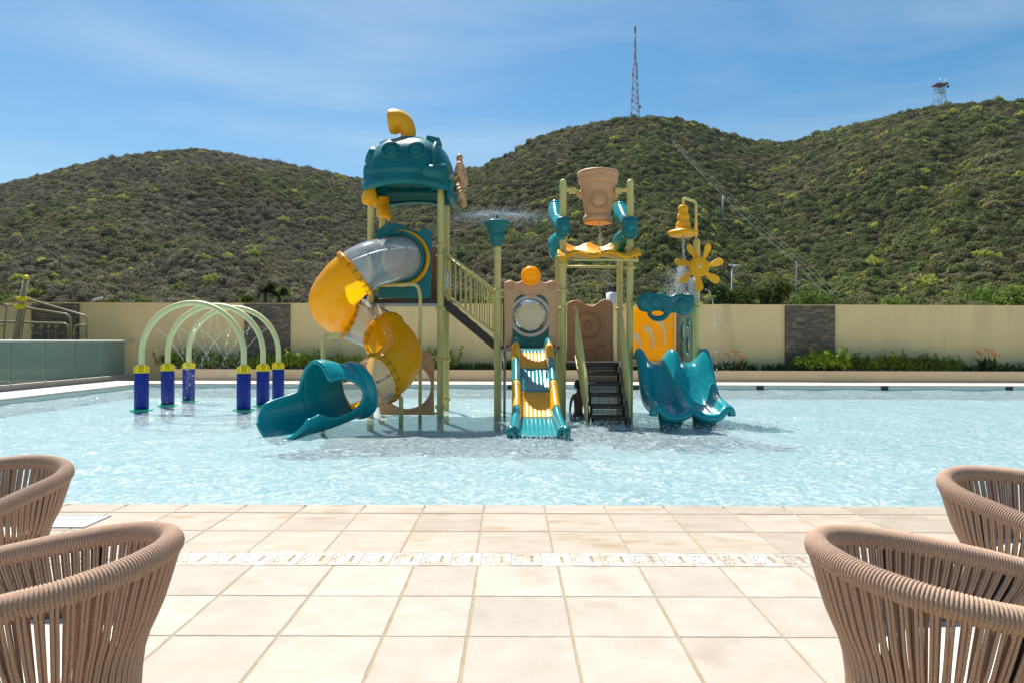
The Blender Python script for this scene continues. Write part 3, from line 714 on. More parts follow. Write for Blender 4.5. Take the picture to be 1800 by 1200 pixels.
def keepc(u_, v_):
    a = (v_ * 2 - 1) * 180
    if a > 0 and .10 < u_ < .402 and abs(a - 92) < 36 * math.sqrt(max(0, 1 - (max(0, .24 - u_) / .14) ** 2)): return False
    return True
mb = MB(); mb.grid(lambda a, b: chute(a * .3999, b), 48, 96, keep=lambda a, b: keepc(a * .3999, b)); mb.grid(lambda a, b: chute(.4001 + .5999 * a, b), 56, 60)
ch = P(mb, 'exit_chute', M['teal_l'], sl, label='teal open exit chute with oval side window', solid=.06, sub=1, weld=True)
rim = [chute(.4005 + .5995 * k / 40, 1.0) for k in range(41)]; rim2 = [chute(.4005 + .5995 * k / 40, 0.0) for k in range(41)]
end = [chute(1, k / 30) for k in range(31)]
P(MB().tube(rim + end[::-1] + rim2[::-1], .042, 10), 'rim', M['teal_l'], sl)
hoop = [chute(.40, .5 + (128 + k) / 360) for k in range(0, 52, 4)] + [chute(.40, k / 360) for k in range(0, 70, 4)]
P(MB().tube(hoop, .05, 10), 'rim', M['teal_l'], sl)
op = [chute(.40 - .16 * k / 10, .5 + 128 / 360) for k in range(11)] + [chute(.24 - .14 * math.sin(t_), .5 + (92 + 36 * math.cos(t_)) / 360) for t_ in [math.pi * k / 16 for k in range(17)]] + [chute(.24 + .16 * k / 10, .5 + 56 / 360) for k in range(11)]
P(MB().tube(op, .036, 8), 'rim', M['teal_l'], sl)
T = (XC[1] - XC[0]).normalized()
P(MB().lathe([(TRk, -.06), (TRk + .09, -.06), (TRk + .10, 0), (TRk + .09, .08), (TRk + .02, .12)], XC[0], T, 44), 'joint_flange', M['teal_l'], sl)
# slide supports
a0 = C[cidx(4.4)]
P(MB().tube(bend([W(664, 502, 16.0), W(734, 500, 15.9), W(739, 520, 15.9), Vector((W(739, 520, 15.9).x, 15.9, FB))], .16), .042, 12), 'slide_support', M['post'])
p0 = W(590, 590, 15.6); p1 = W(572, 592, 15.6)
P(MB().tube(bend([p0 + Vector((.12, 0, 0)), p0, p1 + Vector((-.05, 0, -.02)), Vector((p1.x - .05, 15.6, FB))], .12), .055, 12).box(p0 + Vector((0, 0, .03)), (.30, .16, .08)), 'slide_support', M['post'])
p0 = W(682, 694, 14.95); p1 = W(705, 694, 14.95)
P(MB().tube(bend([p0, p1, Vector((p1.x, 14.95, FB))], .14), .05, 12), 'slide_support', M['post'])
# beige ring panel at the foot of the tower
c = W(717, 678, FD + .1)
out = rowx([(668, 729), (764, 729), (763, 690), (764, 640), (760, 624), (752, 617), (744, 616), (732, 624), (716, 628), (700, 624), (688, 617), (676, 618), (669, 626), (668, 660)], FD + .1)
hp = slab('hoop_panel', out, [circ(c.x, c.z, .60, 40, .58)], .10, MXZ(FD + .1), M['tan'], play, .03); hp['label'] = 'beige crawl-through panel with a round hole at water level'
P(MB().tube([(c.x + .60 * math.cos(2 * math.pi * k / 40), FD + .03, c.z + .58 * math.sin(2 * math.pi * k / 40)) for k in range(40)], .035, 8, closed=True), 'hole_rim', M['tan'], hp)
for zz, pa in ((W(0, 624, FD).z, 'm'), (W(0, 724, FD).z, 'm')):
    P(MB().tube([(c.x + .5, FD + .1, zz), (PXS[pa], FD, zz)], .03, 8), 'bracket', M['post'])

# upper stairs between the left tower and the middle deck
def stair_rail(x0, z0, x1, z1, y, n=9, drop=1.02):
    mb = MB().tube([(x0, y, z0), (x1, y, z1)], .03, 10).tube([(x0, y, z0 - drop), (x1, y, z1 - drop)], .03, 10)
    for k in range(n + 1):
        t_ = (k + .3) / (n + .6); x = x0 + (x1 - x0) * t_; zt = z0 + (z1 - z0) * t_; mb.tube([(x, y, zt - drop), (x, y, zt)], .017, 8)
    return mb
P(stair_rail(-1.66, 3.82, -.43, 2.88, 16.5), 'stair_railing', M['post']); P(stair_rail(-1.66, 3.82, -.43, 2.88, 17.95), 'stair_railing', M['post'])
st = MB()
for y in (16.62, 17.85):
    st = MB(); st.add([(x, y + dy, z) for dy in (-.025, .025) for x, z in ((-1.66, 2.70), (-.40, 1.64), (-.40, 1.40), (-1.66, 2.44))], [(0, 1, 2, 3), (7, 6, 5, 4), (0, 4, 5, 1), (1, 5, 6, 2), (2, 6, 7, 3), (3, 7, 4, 0)])
    us_ = P(st, 'upper_stair', M['dark']) if y < 17 else P(st, 'stringer', M['dark'], us_)
for k in range(5):
    P(MB().box((-1.53 + .25 * k, 17.235, 2.50 - .215 * k), (.26, 1.18, .04)), 'tread', M['dark'], us_)
# middle deck, arch panel, bubble window panel
P(MB().box((.44, 17.27, 1.44), (1.42, 1.5, .07)), 'deck', M['grey'])
P(MB().box((.44, 16.50, 1.50), (1.42, .05, .06)), 'deck_edge', M['black'])
P(MB().tube([(PXS['c'] + .17, 16.7, 1.4), (PXS['c'] + .17, 16.7, FB)], .035, 8), 'leg', M['grey']); P(MB().tube([(PXS['r'] - .12, 17.9, 1.4), (PXS['r'] - .12, 17.9, FB)], .05, 8), 'leg', M['grey'])
def seg_(pxs, D, n=5): return [(q.x, q.z) for q in smoothpts([W(a, b, D) for a, b in pxs], n, True)]
out = seg_([(887, 612), (887, 580), (886, 530), (886, 500), (890, 495), (898, 493), (908, 497), (920, 493), (933, 492), (946, 493), (958, 497), (969, 493), (976, 495), (980, 500), (980, 530), (979, 580), (979, 612), (972, 613), (966, 612), (965, 570), (964, 540), (960, 526), (950, 518), (940, 521), (933, 524), (926, 521), (916, 518), (906, 526), (902, 540), (901, 570), (900, 612), (893, 613)], 16.42, 4)
ap = slab('arch_panel', out, [], .12, MXZ(16.42), M['tan'], play, .03); ap['label'] = 'beige arched panel with two round ears above the striped slide'
for ex in (896, 970):
    c = W(ex, 503, 16.33)
    for rr_ in (.10, .05): P(MB().tube([(c.x + rr_ * math.cos(k * math.pi / 10), 16.355, c.z + rr_ * math.sin(k * math.pi / 10)) for k in range(20)], .014, 6, closed=True), 'raised_ring', M['tan'], ap)
P(MB().tube(smoothpts([W(910, 512, 16.35), W(920, 517, 16.35), W(933, 520, 16.35), W(946, 517, 16.35), W(956, 512, 16.35)], 5), .015, 6), 'raised_line', M['tan'], ap)
for ex in (892, 974): P(MB().ball(W(ex, 608, 16.34), .03, 10, 8), 'cap', M['red'], ap)
bc = W(933, 485, 16.25)
bl = P(MB().ball(bc, .235, 32, 20, (1, .75, 1)), 'amber_ball', M['ambert'], ap)
P(MB().tube([(bc.x + .17 * math.cos(k * math.pi / 14), bc.y - .13, bc.z + .17 * math.sin(k * math.pi / 14)) for k in range(28)], .008, 6, closed=True), 'raised_ring', M['ambert'], ap)
bd = W(932, 556, 17.9)
bp_ = slab('bubble_panel', [(PXS['c'] + .1, 1.48), (PXS['r'] - .1, 1.48), (PXS['r'] - .1, 2.85), (1.0, 3.02), (.48, 3.08), (-.1, 3.02), (PXS['c'] + .1, 2.85)], [circ(bd.x, bd.z, .485, 40)], .08, MXZ(BD - .05), M['teal'], play, .015); bp_['label'] = 'teal panel holding a clear dome window'
P(MB().lathe([(.53, .04), (.55, 0), (.53, -.04), (.49, -.05), (.46, -.02)], (bd.x, BD - .09, bd.z), (0, 1, 0), 48), 'dome_rim', M['white'], bp_)
P(MB().lathe([(.48, 0), (.44, -.14), (.34, -.25), (.2, -.31), (.08, -.335), (0, -.34)], (bd.x, BD - .09, bd.z), (0, 1, 0), 40), 'bubble_window', M['bubble'], bp_)

# sprinkler cup on the middle post
cpz = W(870, 433, 16.4).z
cup = P(MB().lathe([(.10, 0), (.125, .02), (.145, .10), (.135, .13), (.165, .17), (.185, .28), (.17, .31), (.205, .36), (.25, .48), (.30, .52), (.315, .56), (.30, .60), (.25, .62), (0, .60)], (PXS['c'] - .02, 16.45, cpz), seg=36, wob=lambda a, j: 1 + (.03 * math.cos(6 * a) if j > 7 else 0)), 'sprinkler_cup', M['teal'], label='teal flared cup on the middle post')
nzp = Vector((PXS['c'] - .02, 16.45, cpz + .60))
P(MB().tube([nzp, nzp + Vector((0, 0, .17))], .02, 8).tube([nzp + Vector((-.17, 0, .17)), nzp + Vector((.17, 0, .17))], .012, 8), 'nozzle', M['dark'], cup)

# striped slide, one moulded segment after another
LN = [(16.45, 1.46), (16.15, 1.43), (15.9, 1.32), (15.5, 1.10), (14.9, .78), (14.3, .45), (13.8, .17), (13.4, .0), (13.05, -.10), (12.82, -.155)]
lp = smoothpts([(0, a, b) for a, b in LN], 10); nL = len(lp) - 1
def lane(u_, v_):
    f = u_ * nL; i = min(int(f), nL - 1); p = lp[i].lerp(lp[i + 1], f - i)
    fl = clampstep(u_, .62, 1.0); hw = .43 + .075 * fl; cxm = .475 + .03 * u_
    s_ = v_ * 2 - 1; a = abs(s_)
    if a < .60: x = a / .60 * (hw - .13); z = .02 * (a / .6) ** 6 + (.003 * math.cos(x * 75) if u_ > .12 else 0)
    else:
        t_ = (a - .60) / .40 * math.pi * 1.25; hh = .24 * (1 - .25 * fl)
        x = hw - .13 + .09 * (1 - math.cos(t_)); z = (math.sin(min(t_, math.pi / 2)) if t_ < math.pi / 2 else 1 - (1 - math.sin(t_)) * .8) * hh + .02
    return Vector((cxm + math.copysign(x, s_), p.y, p.z + z))
cuts = [0, .19, .36, .515, .70, 1.0]
prev = None
for k in range(5):
    a, b_ = cuts[k], cuts[k + 1]
    mb = MB().grid(lambda u_, v_, a=a, b_=b_: lane(a + (b_ - a) * u_ * .998, v_), 14, 84)
    m = M['teal_l'] if k % 2 == 0 else M['orange']
    if prev is None: prev = P(mb, 'striped_slide', M['teal'], label='straight slide striped in teal and amber', solid=.03)
    else: P(mb, 'slide_segment', m, prev, solid=.03)
P(MB().tube([lane(1, k / 24) - Vector((0, 0, .015)) for k in range(25)], .05, 10), 'rim', M['teal'], prev)
P(MB().ball(lane(.97, .09) - Vector((0, 0, .07)), .125, 16, 12, (.8, 1.3, .95)).ball(lane(.97, .91) - Vector((0, 0, .07)), .125, 16, 12, (.8, 1.3, .95)), 'rail_end', M['teal'], prev)['kind'] = 'stuff'
P(MB().box((.505, 13.0, -.33), (.7, .4, .36)), 'foot', M['teal'], prev, bevel=.05)

# right tower: bucket, tray, seaweed panels, wave panel, stairs
bk = W(1051, 338, 17.0); zt = W(0, 293, 16.6).z; zb = W(0, 384, 16.7).z; H_ = zt - zb
prof = [(0, .005), (.34, 0), (.365, .02), (.368, .11), (.355, .135), (.328, .15), (.325, .2), (.345, .46), (.375, .74), (.38, .79), (.43, .81), (.437, .83), (.44, .91), (.435, .94), (.455, .96), (.487, .98), (.492, 1.0), (.492, 1.10), (.488, 1.12), (.51, 1.135), (.515, 1.15), (.513, 1.23), (.50, 1.25), (.47, 1.25), (.46, 1.2), (.45, 1.0), (.34, .3), (.30, .06), (0, .05)]
bkt = MB().lathe([(r_ * 1.0, h_ / 1.25 * H_) for r_, h_ in prof], (bk.x, 17.0, zb), seg=44)
bo = P(bkt, 'tipping_bucket', M['tan'], label='beige tipping bucket hung between two posts')
P(MB().lathe([(.34, 0), (.345, .012), (.30, .02), (0, .02)], (bk.x, 17.0, zb - .01), (0, 0, -1), 36), 'bucket_bottom', M['tan'], bo)
for (ex, ey, rads) in ((1053, 351, (.235, .19)), (1057, 303, (.09, .045))):
    c = W(ex, ey, 16.6)
    for rr_ in rads:
        P(MB().tube([(c.x + rr_ * math.cos(k * math.pi / 16), 17.0 - math.sqrt(max(.001, (.415 if ey > 330 else .50) ** 2 - (c.x + rr_ * math.cos(k * math.pi / 16) - bk.x) ** 2)) + .005, c.z + rr_ * math.sin(k * math.pi / 16)) for k in range(32)], .017, 8, closed=True), 'raised_ring', M['tan'], bo)
P(MB().ball(W(1053, 351, 16.63), .17, 24, 12, (1, .35, 1)), 'medallion', M['tan'], bo)
az = W(0, 331, 16.7).z
P(MB().tube([(PXS['r'], 16.65, az), (PXS['r'] + .42, 16.9, az)], .045, 12).box((PXS['r'] + .26, 16.8, az), (.16, .12, .13)).tube([(PXS['s'], 16.65, az), (PXS['s'] - .40, 16.9, az)], .045, 12).box((PXS['s'] - .24, 16.8, az), (.16, .12, .13)), 'pivot_axle', M['post'], bo)['kind'] = 'stuff'
for sgn in (-1, 1): P(MB().tube([(bk.x + sgn * .36, 17.0, az - .05), (bk.x + sgn * .50, 16.95, az - .05)], [.12, .08], 12), 'pivot_boss', M['tan'], bo)
# wavy tray
def tray(u_, v_):
    a, b_ = u_ * 2 - 1, v_ * 2 - 1
    x = 2.04 + .93 * a * (1 - .05 * b_) ; y = 16.95 + .95 * b_
    e = max(abs(a) ** 6, abs(b_) ** 6)
    z = 3.62 + .16 * e + .42 * (v_) ** 1.4 + .055 * math.sin(a * 8.2 + .8 + b_ * 1.2) * (.3 + .7 * abs(b_) ** 2) + .05 * math.sin(b_ * 7) * abs(a) ** 2 - .05 * (abs(b_) > .97)
    return Vector((x, y + .05 * math.sin(a * 9), z))
ty = P(MB().grid(tray, 48, 40), 'wavy_tray', M['orange'], label='amber wavy tray under the bucket', solid=.055, sub=1)
P(MB().tube([tray(k / 40, 0) - Vector((0, 0, .045)) for k in range(41)], .05, 8), 'tray_lip', M['orange'], ty)
for a in (.08, .95): P(MB().tube([tray(a, 0) - Vector((0, 0, .03)), tray(a, 0) - Vector((0, 0, .19))], .035, 8), 'tray_clip', M['orange'], ty)
tzb = W(0, 454, 16.05).z
P(MB().tube(bend([(PXS['r'], 16.6, 3.66), (PXS['r'] + .15, 16.2, 3.62), (1.45, 16.02, tzb), (2.95, 16.0, tzb), (PXS['s'] + .12, 16.4, 3.55)], .1), .032, 10).tube([(PXS['r'], BD, 3.62), (PXS['s'], BD, 3.62)], .032, 10), 'tray_frame', M['post'])['kind'] = 'stuff'
def weed(px, D, name='seaweed_panel'):
    pts = smoothpts([W(a, b, d) for a, b, d in px], 8); n = len(pts)
    rs = [.155 * (.72 + .34 * abs(math.sin(i / (n - 1) * math.pi * 3))) for i in range(n)]
    rs[0] *= .8; rs[-1] *= .7
    mb = MB().tube(pts, rs, 20, sx=1.1, sy=1.5)
    return P(mb, name, M['teal_l'], label='turquoise lobed seaweed panel on the right tower')
weed([(976, 356, 17.6), (976, 372, 17.5), (979, 388, 17.0), (990, 400, 16.5), (986, 416, 16.6), (975, 430, 17.0), (974, 447, 17.3)], 17)
weed([(1089, 358, 17.6), (1091, 374, 17.5), (1098, 388, 17.0), (1107, 400, 16.5), (1104, 414, 16.6), (1090, 425, 17.0), (1085, 440, 17.3)], 17)
P(MB().box(W(990, 399, 16.38), (.33, .26, .50)), 'seaweed_lobe', M['teal'], bevel=.11, segs=4); P(MB().box(W(1107, 401, 16.38), (.38, .26, .54)), 'seaweed_lobe', M['teal'], bevel=.11, segs=4)
# brown panel behind the stairs
out = seg_([(997, 635), (997, 600), (997, 560), (997, 537), (1003, 530), (1012, 528), (1022, 531), (1031, 536), (1040, 538), (1049, 534), (1057, 528), (1066, 526), (1074, 529), (1078, 537), (1078, 560), (1078, 600), (1078, 635), (1060, 636), (1035, 636), (1015, 636)], 17.95, 4)
wp = slab('wave_panel', out, [], .09, MXZ(BD - .05), M['brown'], play, .025); wp['label'] = 'brown panel with wavy top and raised rings behind the stairs'
c = W(1034, 571, 17.85)
for rr_ in (.36, .30, .12, .07): P(MB().tube([(c.x + rr_ * math.cos(k * math.pi / 16), BD - .10, c.z + rr_ * math.sin(k * math.pi / 16)) for k in range(32)], .02, 8, closed=True), 'raised_ring', M['brown'], wp)
c = W(1036, 620, 17.85)
P(MB().tube([(c.x + .2 * math.cos(k * math.pi / 12), BD - .10, c.z - .1 + .2 * math.sin(k * math.pi / 12)) for k in range(13)], .018, 8), 'raised_ring', M['brown'], wp)
P(MB().tube(smoothpts([W(1048, 612, 17.85), W(1056, 604, 17.85), W(1064, 607, 17.85), W(1071, 602, 17.85)], 5), .018, 6), 'raised_line', M['brown'], wp)
P(MB().box((2.03, 17.25, 1.10), (1.5, 1.55, .10)), 'deck', M['dark'])
P(MB().box((3.65, 17.3, 1.02), (1.5, 1.45, .08)), 'deck', M['dark'])
# lower stairs with perforated risers
sx0, sx1 = 1.74, 2.53
stp = MB()
for x in (sx0 - .04, sx1 + .05):
    stp.add([(x + dx, y, z) for dx in (-.02, .02) for y, z in ((16.4, 1.20), (14.95, -.02), (14.95, -.42), (15.2, -.42), (16.4, .92))], [(0, 1, 2, 3, 4), (9, 8, 7, 6, 5), (0, 5, 6, 1), (1, 6, 7, 2), (3, 8, 9, 4), (4, 9, 5, 0)])
ls = P(stp, 'lower_stair', M['dark']); ls['label'] = 'dark perforated steps climbing to the right tower'
def riser(x0, x1, y, z0, z1):
    mb = MB(); mb.box(((x0 + x1) / 2, y, z1 - .02), (x1 - x0, .012, .045)).box(((x0 + x1) / 2, y, z0 + .012), (x1 - x0, .012, .025))
    nx = 24; nzz = 5
    mb.box((x0 + .03, y, (z0 + z1) / 2), (.06, .012, z1 - z0)).box((x1 - .03, y, (z0 + z1) / 2), (.06, .012, z1 - z0))
    for i in range(nx + 1):
        x = x0 + .06 + (x1 - x0 - .12) * i / nx; mb.box((x, y + .001, (z0 + z1) / 2), (.017, .010, z1 - z0 - .04))
    for j in range(1, nzz): mb.box(((x0 + x1) / 2, y, z0 + .02 + (z1 - z0 - .06) * j / nzz), (x1 - x0 - .06, .012, .018))
    return mb
for k in range(6):
    y = 16.30 - .265 * k; z = 1.14 - .232 * k
    P(MB().box(((sx0 + sx1) / 2, y + .10, z), (sx1 - sx0, .27, .035)), 'tread', M['dark'], ls)
    P(riser(sx0, sx1, y - .01, z - .215, z - .02), 'riser', M['dark'], ls)
def side_rail(xt, xb):
    mb = MB(); 
    def X(y): return xt + (xb - xt) * (16.5 - y) / 1.5
    top = [(X(16.5), 16.55, 2.46), (X(16.25), 16.3, 2.46), (X(15.0), 15.0, .80), (X(15.0), 15.0, FB)]
    mb.tube(bend(top, .12), .028, 10); mb.tube(bend([(X(16.5), 16.4, 2.3), (X(16.3), 16.28, 2.1), (X(16.3), 16.28, 1.32)], .05), .02, 8)
    mb.tube([(X(16.3), 16.3, 1.32), (X(15.0), 15.0, -.10)], .025, 8)
    for k in range(9):
        y = 16.2 - k * .14; t_ = (16.25 - y) / 1.25; zt_ = 2.44 - 1.64 * t_; mb.tube([(X(y), y, zt_ - 1.13 + .2 * t_), (X(y), y, zt_)], .016, 8)
    return mb
P(side_rail(1.50, 1.65), 'stair_railing', M['post']); P(side_rail(2.60, 2.59), 'stair_railing', M['post'])
# right module: amber panel, teal header, teal side panel
def slot(pts, w): 
    P_ = smoothpts([(a, 0, b) for a, b in pts], 5); n = len(P_); L_, R_ = [], []
    for i, p in enumerate(P_):
        T_ = (P_[min(i + 1, n - 1)] - P_[max(i - 1, 0)]).normalized(); nrm = Vector((-T_.z, 0, T_.x)); ww = w * (1 - .75 * i / n) * (1 if i else .4)
        L_.append((p.x + nrm.x * ww, p.z + nrm.z * ww)); R_.append((p.x - nrm.x * ww, p.z - nrm.z * ww))
    return L_ + R_[::-1]
def w2(a, b, D=17.95): q = W(a, b, D); return (q.x, q.z)
out = [w2(*p) for p in ((1101, 634), (1101, 545), (1108, 541), (1130, 540), (1180, 540), (1186, 546), (1186, 634))]
yp = slab('amber_panel', out, [slot([w2(1152, 562), w2(1162, 567), w2(1168, 580), w2(1169, 604)], .085), slot([w2(1132, 577), w2(1141, 580), w2(1147, 592), w2(1150, 612)], .085), slot([w2(1113, 590), w2(1120, 592), w2(1125, 602), w2(1127, 611)], .085)], .07, MXZ(BD - .05), M['ambert'], play, .012); yp['label'] = 'amber panel with three curved slots behind the double slide'
P(MB().box((4.36, BD - .02, 1.8), (.07, .06, 1.5)), 'panel_frame', M['tan'])
def H2(*L_): return [(a, b) for a, b in L_]
sp2 = slab('side_panel', [(16.6, 1.15), (17.95, 1.15), (17.95, 2.35), (17.6, 2.5), (17.0, 2.45), (16.6, 2.5)], [circ(17.0, 1.55, .14, 16, .22), circ(17.5, 1.9, .16, 16, .25), circ(17.55, 1.4, .12, 14), circ(16.95, 2.1, .13, 14)], .06, MYZ(4.40), M['teal'], play, .012)
out = seg_([(1120, 531), (1121, 523), (1128, 516), (1140, 515), (1152, 516), (1160, 515), (1170, 519), (1177, 521), (1186, 517), (1197, 516), (1206, 519), (1215, 519), (1220, 526), (1219, 542), (1210, 552), (1199, 555), (1189, 551), (1179, 551), (1172, 560), (1160, 565), (1148, 563), (1140, 556), (1137, 549), (1127, 547), (1121, 540)], 16.3, 4)
hc = W(1156, 551, 16.3)
hd = slab('header_panel', out, [circ(hc.x, hc.z, .15, 24, .062)], .20, MXZ(16.3), M['teal'], play, .06); hd['label'] = 'teal lobed header with an oval hole above the double slide'
for a, b_ in ((1130, 531), (1151, 531), (1198, 535)): P(MB().ball(W(a, b_, 16.24), .17, 20, 12, (.85, .55, 1.05)), 'bulge', M['teal'], hd)
# double slide
DSP = [(16.55, 1.12), (16.2, 1.09), (15.98, .90), (15.75, .62), (15.5, .36), (15.25, .20), (14.95, .10), (14.65, .05), (14.4, .05)]
dp = smoothpts([(0, a, b) for a, b in DSP], 8); nD = len(dp) - 1
def dbl(u_, v_):
    f = u_ * nD; i = min(int(f), nD - 1); p = dp[i].lerp(dp[i + 1], f - i)
    s_ = v_ * 2 - 1; a = abs(s_); fl = clampstep(u_, .5, .85); hw = .79 - .03 * fl; cxm = 3.82 - .01 * u_
    rise = .33 - .06 * fl + .05 * math.sin(u_ * 9)
    if a < .86: x = a / .86; z = (rise if x > .5 else rise * (.95 - .4 * fl)) * abs(math.cos(math.pi * x)) ** 3.6
    else: t_ = (a - .86) / .14; x = 1 + .09 * math.sin(t_ * math.pi * .55); z = rise - .24 * t_ ** 1.4
    end_ = clampstep(u_, .86, 1.0); z = z * (1 - .35 * end_) + .05 * end_
    y = p.y - .12 * end_ * abs(math.sin(math.pi * min(x, 1)))
    return Vector((cxm + math.copysign(x * hw, s_), y, p.z + z))
ds = P(MB().grid(dbl, 60, 96), 'double_slide', M['teal_l'], label='short turquoise two-lane slide with scooped ends', solid=.05)
P(MB().tube([dbl(1, k / 60) + Vector((0, 0, -.045)) for k in range(61)], .085, 12), 'rim', M['teal_l'], ds)
for xx in (3.44, 4.18):
    mb = MB(); n = 20
    for (z0, rx, ry) in ((0, 0, 0),): pass
    mb.lathe([(.27, .10), (.26, .0), (.215, -.22), (.21, -.30)], (xx, 14.80, .0), seg=28, wob=lambda a, j: 1 + .03 * math.cos(14 * a))
    P(mb, 'foot', M['teal'], ds)
# pinwheel and bell shower on the right-hand post
pw = W(1229, 469, 16.22)
hub = MB().lathe([(.0, -.05), (.06, -.06), (.20, -.05), (.235, -.02), (.24, .05), (.10, .08), (0, .08)], pw, (0, 1, 0), 36)
for rr_ in (.19, .13): hub.tube([(pw.x + rr_ * math.cos(k * math.pi / 14), pw.y - .055, pw.z + rr_ * math.sin(k * math.pi / 14)) for k in range(28)], .01, 6, closed=True)
hb = P(hub, 'pinwheel', M['orange'], label='amber seven-bladed water wheel on the right-hand post')
for k in range(7):
    a = R(-94 + 360 / 7 * k); d = Vector((math.cos(a), 0, math.sin(a))); s_ = Vector((-math.sin(a), -.5, math.cos(a))).normalized()
    out = [(.17, .045), (.28, .06), (.40, .125), (.50, .15), (.57, .11), (.595, .03), (.56, -.04), (.42, -.06), (.28, -.055), (.17, -.045)]
    v1 = [pw + d * p_ + s_ * q_ + Vector((0, -.015 + .03 * (p_ > .3), 0)) for p_, q_ in out]
    mb = MB(); mb.add(v1 + [q + Vector((0, .03, 0)) for q in v1], [tuple(range(10)), tuple(reversed(range(10, 20)))] + [(i, i + 10, (i + 1) % 10 + 10, (i + 1) % 10) for i in range(10)])
    P(mb, 'blade', M['orange'], hb, bevel=.012)
P(MB().ball(pw + Vector((0, -.07, 0)), .035, 12, 8), 'hub_bolt', M['white'], hb)
q0 = W(1223.5, 421, 16.5); bt = W(1201, 362, 16.45)
P(MB().tube(bend([q0, Vector((q0.x, q0.y, W(0, 351, 16.5).z)), Vector((bt.x, 16.45, W(0, 345, 16.5).z)), Vector((bt.x, 16.45, bt.z))], .09), .033, 12), 'shower_pipe', M['post'])
hz = bt.z - W(0, 412, 16.45).z
bel = [(.0, 0), (.10, 0), (.115, -.02), (.12, -.12), (.10, -.15), (.13, -.19), (.15, -.25), (.135, -.30), (.12, -.33), (.165, -.38), (.175, -.44), (.165, -.49), (.18, -.52), (.26, -.545), (.33, -.57), (.355, -.61), (.34, -.66), (.28, -.685), (0, -.66)]
P(MB().lathe([(r_, h_ / .685 * hz) for r_, h_ in bel], (bt.x, 16.45, bt.z), seg=42, wob=lambda a, j: 1 + (.05 * math.cos(5 * a) if j > 12 else 0)), 'bell_shower', M['orange'], label='amber bell-shaped shower head hanging from a bent pipe')
for (x0, x1, z_) in ((PXS['s'], PXS['s'] + .25, 2.56), (PXS['e'] - .2, PXS['e'], 2.55), (PXS['c'], PXS['c'] + .2, 2.86), (PXS['c'], PXS['c'] + .2, 2.7), (PXS['r'] - .15, PXS['r'], 2.86)):
    P(MB().tube([(x0, 16.45, z_), (x1, 16.45, z_)], .028, 8), 'bracket', M['post'])

# ------------------------------------------------------------------ spray arches
def arch(D, xl, xr, ztop):
    r = (xr - xl) / 2; zc = ztop - .075 - r; a = empty('spray_arch', ((xl + xr) / 2, D, FB))
    pts = [(xl, D, .80)] + [((xl + xr) / 2 - r * math.cos(t_), D, zc + r * math.sin(t_)) for t_ in [math.pi * k / 36 for k in range(37)]] + [(xr, D, .80)]
    P(MB().tube(pts, .075, 18, caps=False), 'arch_pipe', M['arch'], a)
    for x in (xl, xr):
        P(MB().lathe([(0, FB), (.175, FB), (.175, .80), (.165, .82), (0, .82)], (x, D, 0), seg=28), 'base_sleeve', M['blue'], a)
        c = P(MB().lathe([(.182, .79), (.182, .83), (.165, .85), (.085, .97), (.08, 1.0), (.076, 1.0)], (x, D, 0), seg=28), 'collar', M['yel'], a)
        mb = MB()
        for k in range(8):
            t_ = k * math.pi / 4; mb.box((x + .13 * math.cos(t_), D + .13 * math.sin(t_), .90), (.11, .02, .10), Matrix.Rotation(t_, 3, 'Z') @ Matrix.Rotation(R(50), 3, 'Y'))
        P(mb, 'gusset', M['yel'], c)
        P(MB().lathe([(.17, -.215), (.27, -.205), (.27, -.17), (.24, -.155), (.175, -.15)], (x, D, 0), seg=28), 'base_flange', M['green'], a)
    return a
ar = [arch(17.9, -9.71, -7.03, 2.69), arch(19.2, -9.68, -7.0, 2.69), arch(20.6, -9.75, -7.05, 2.70)]
for a, l in zip(ar, ('frontmost pale green spray arch with blue sleeved feet', 'middle pale green spray arch of the three in the pool', 'rearmost pale green spray arch, closest to the hedge')):
    tag(a, l, 'spray arch', 'spray arches standing in the pool')

# ------------------------------------------------------------------ water in the air
def ico(mb, p, r):
    p = Vector(p); v = [Vector(d) * r + p for d in ((1, 0, 0), (-1, 0, 0), (0, 1, 0), (0, -1, 0), (0, 0, 1.3), (0, 0, -1.3))]
    mb.add(v, [(0, 2, 4), (2, 1, 4), (1, 3, 4), (3, 0, 4), (2, 0, 5), (1, 2, 5), (3, 1, 5), (0, 3, 5)], 0, True)
wr = random.Random(11); gs = wr.gauss
def finish(mb, name, label):
    o = mb.build(name, M['droplet']); tag(o, label, 'water spray', kind='stuff'); return o
def jet(mb, p0, v, T_, n, r=.008, sp=.02, thick=.006):
    g_ = Vector((0, 0, -9.8)); p0 = Vector(p0); v = Vector(v)
    pts = [p0 + v * t_ + g_ * t_ * t_ * .5 for t_ in [T_ * k / 14 for k in range(15)]]
    k = int(len(pts) * .55); mb.tube(pts[:k + 1], [thick] * (k) + [thick * .4], 5)
    for _ in range(n):
        t_ = T_ * wr.random() ** .6; q = p0 + v * t_ + g_ * t_ * t_ * .5; s_ = sp * (t_ / T_) ** 1.3
        ico(mb, q + Vector((gs(0, s_), gs(0, s_), gs(0, s_))), r * wr.uniform(.5, 1.3))
mb = MB()
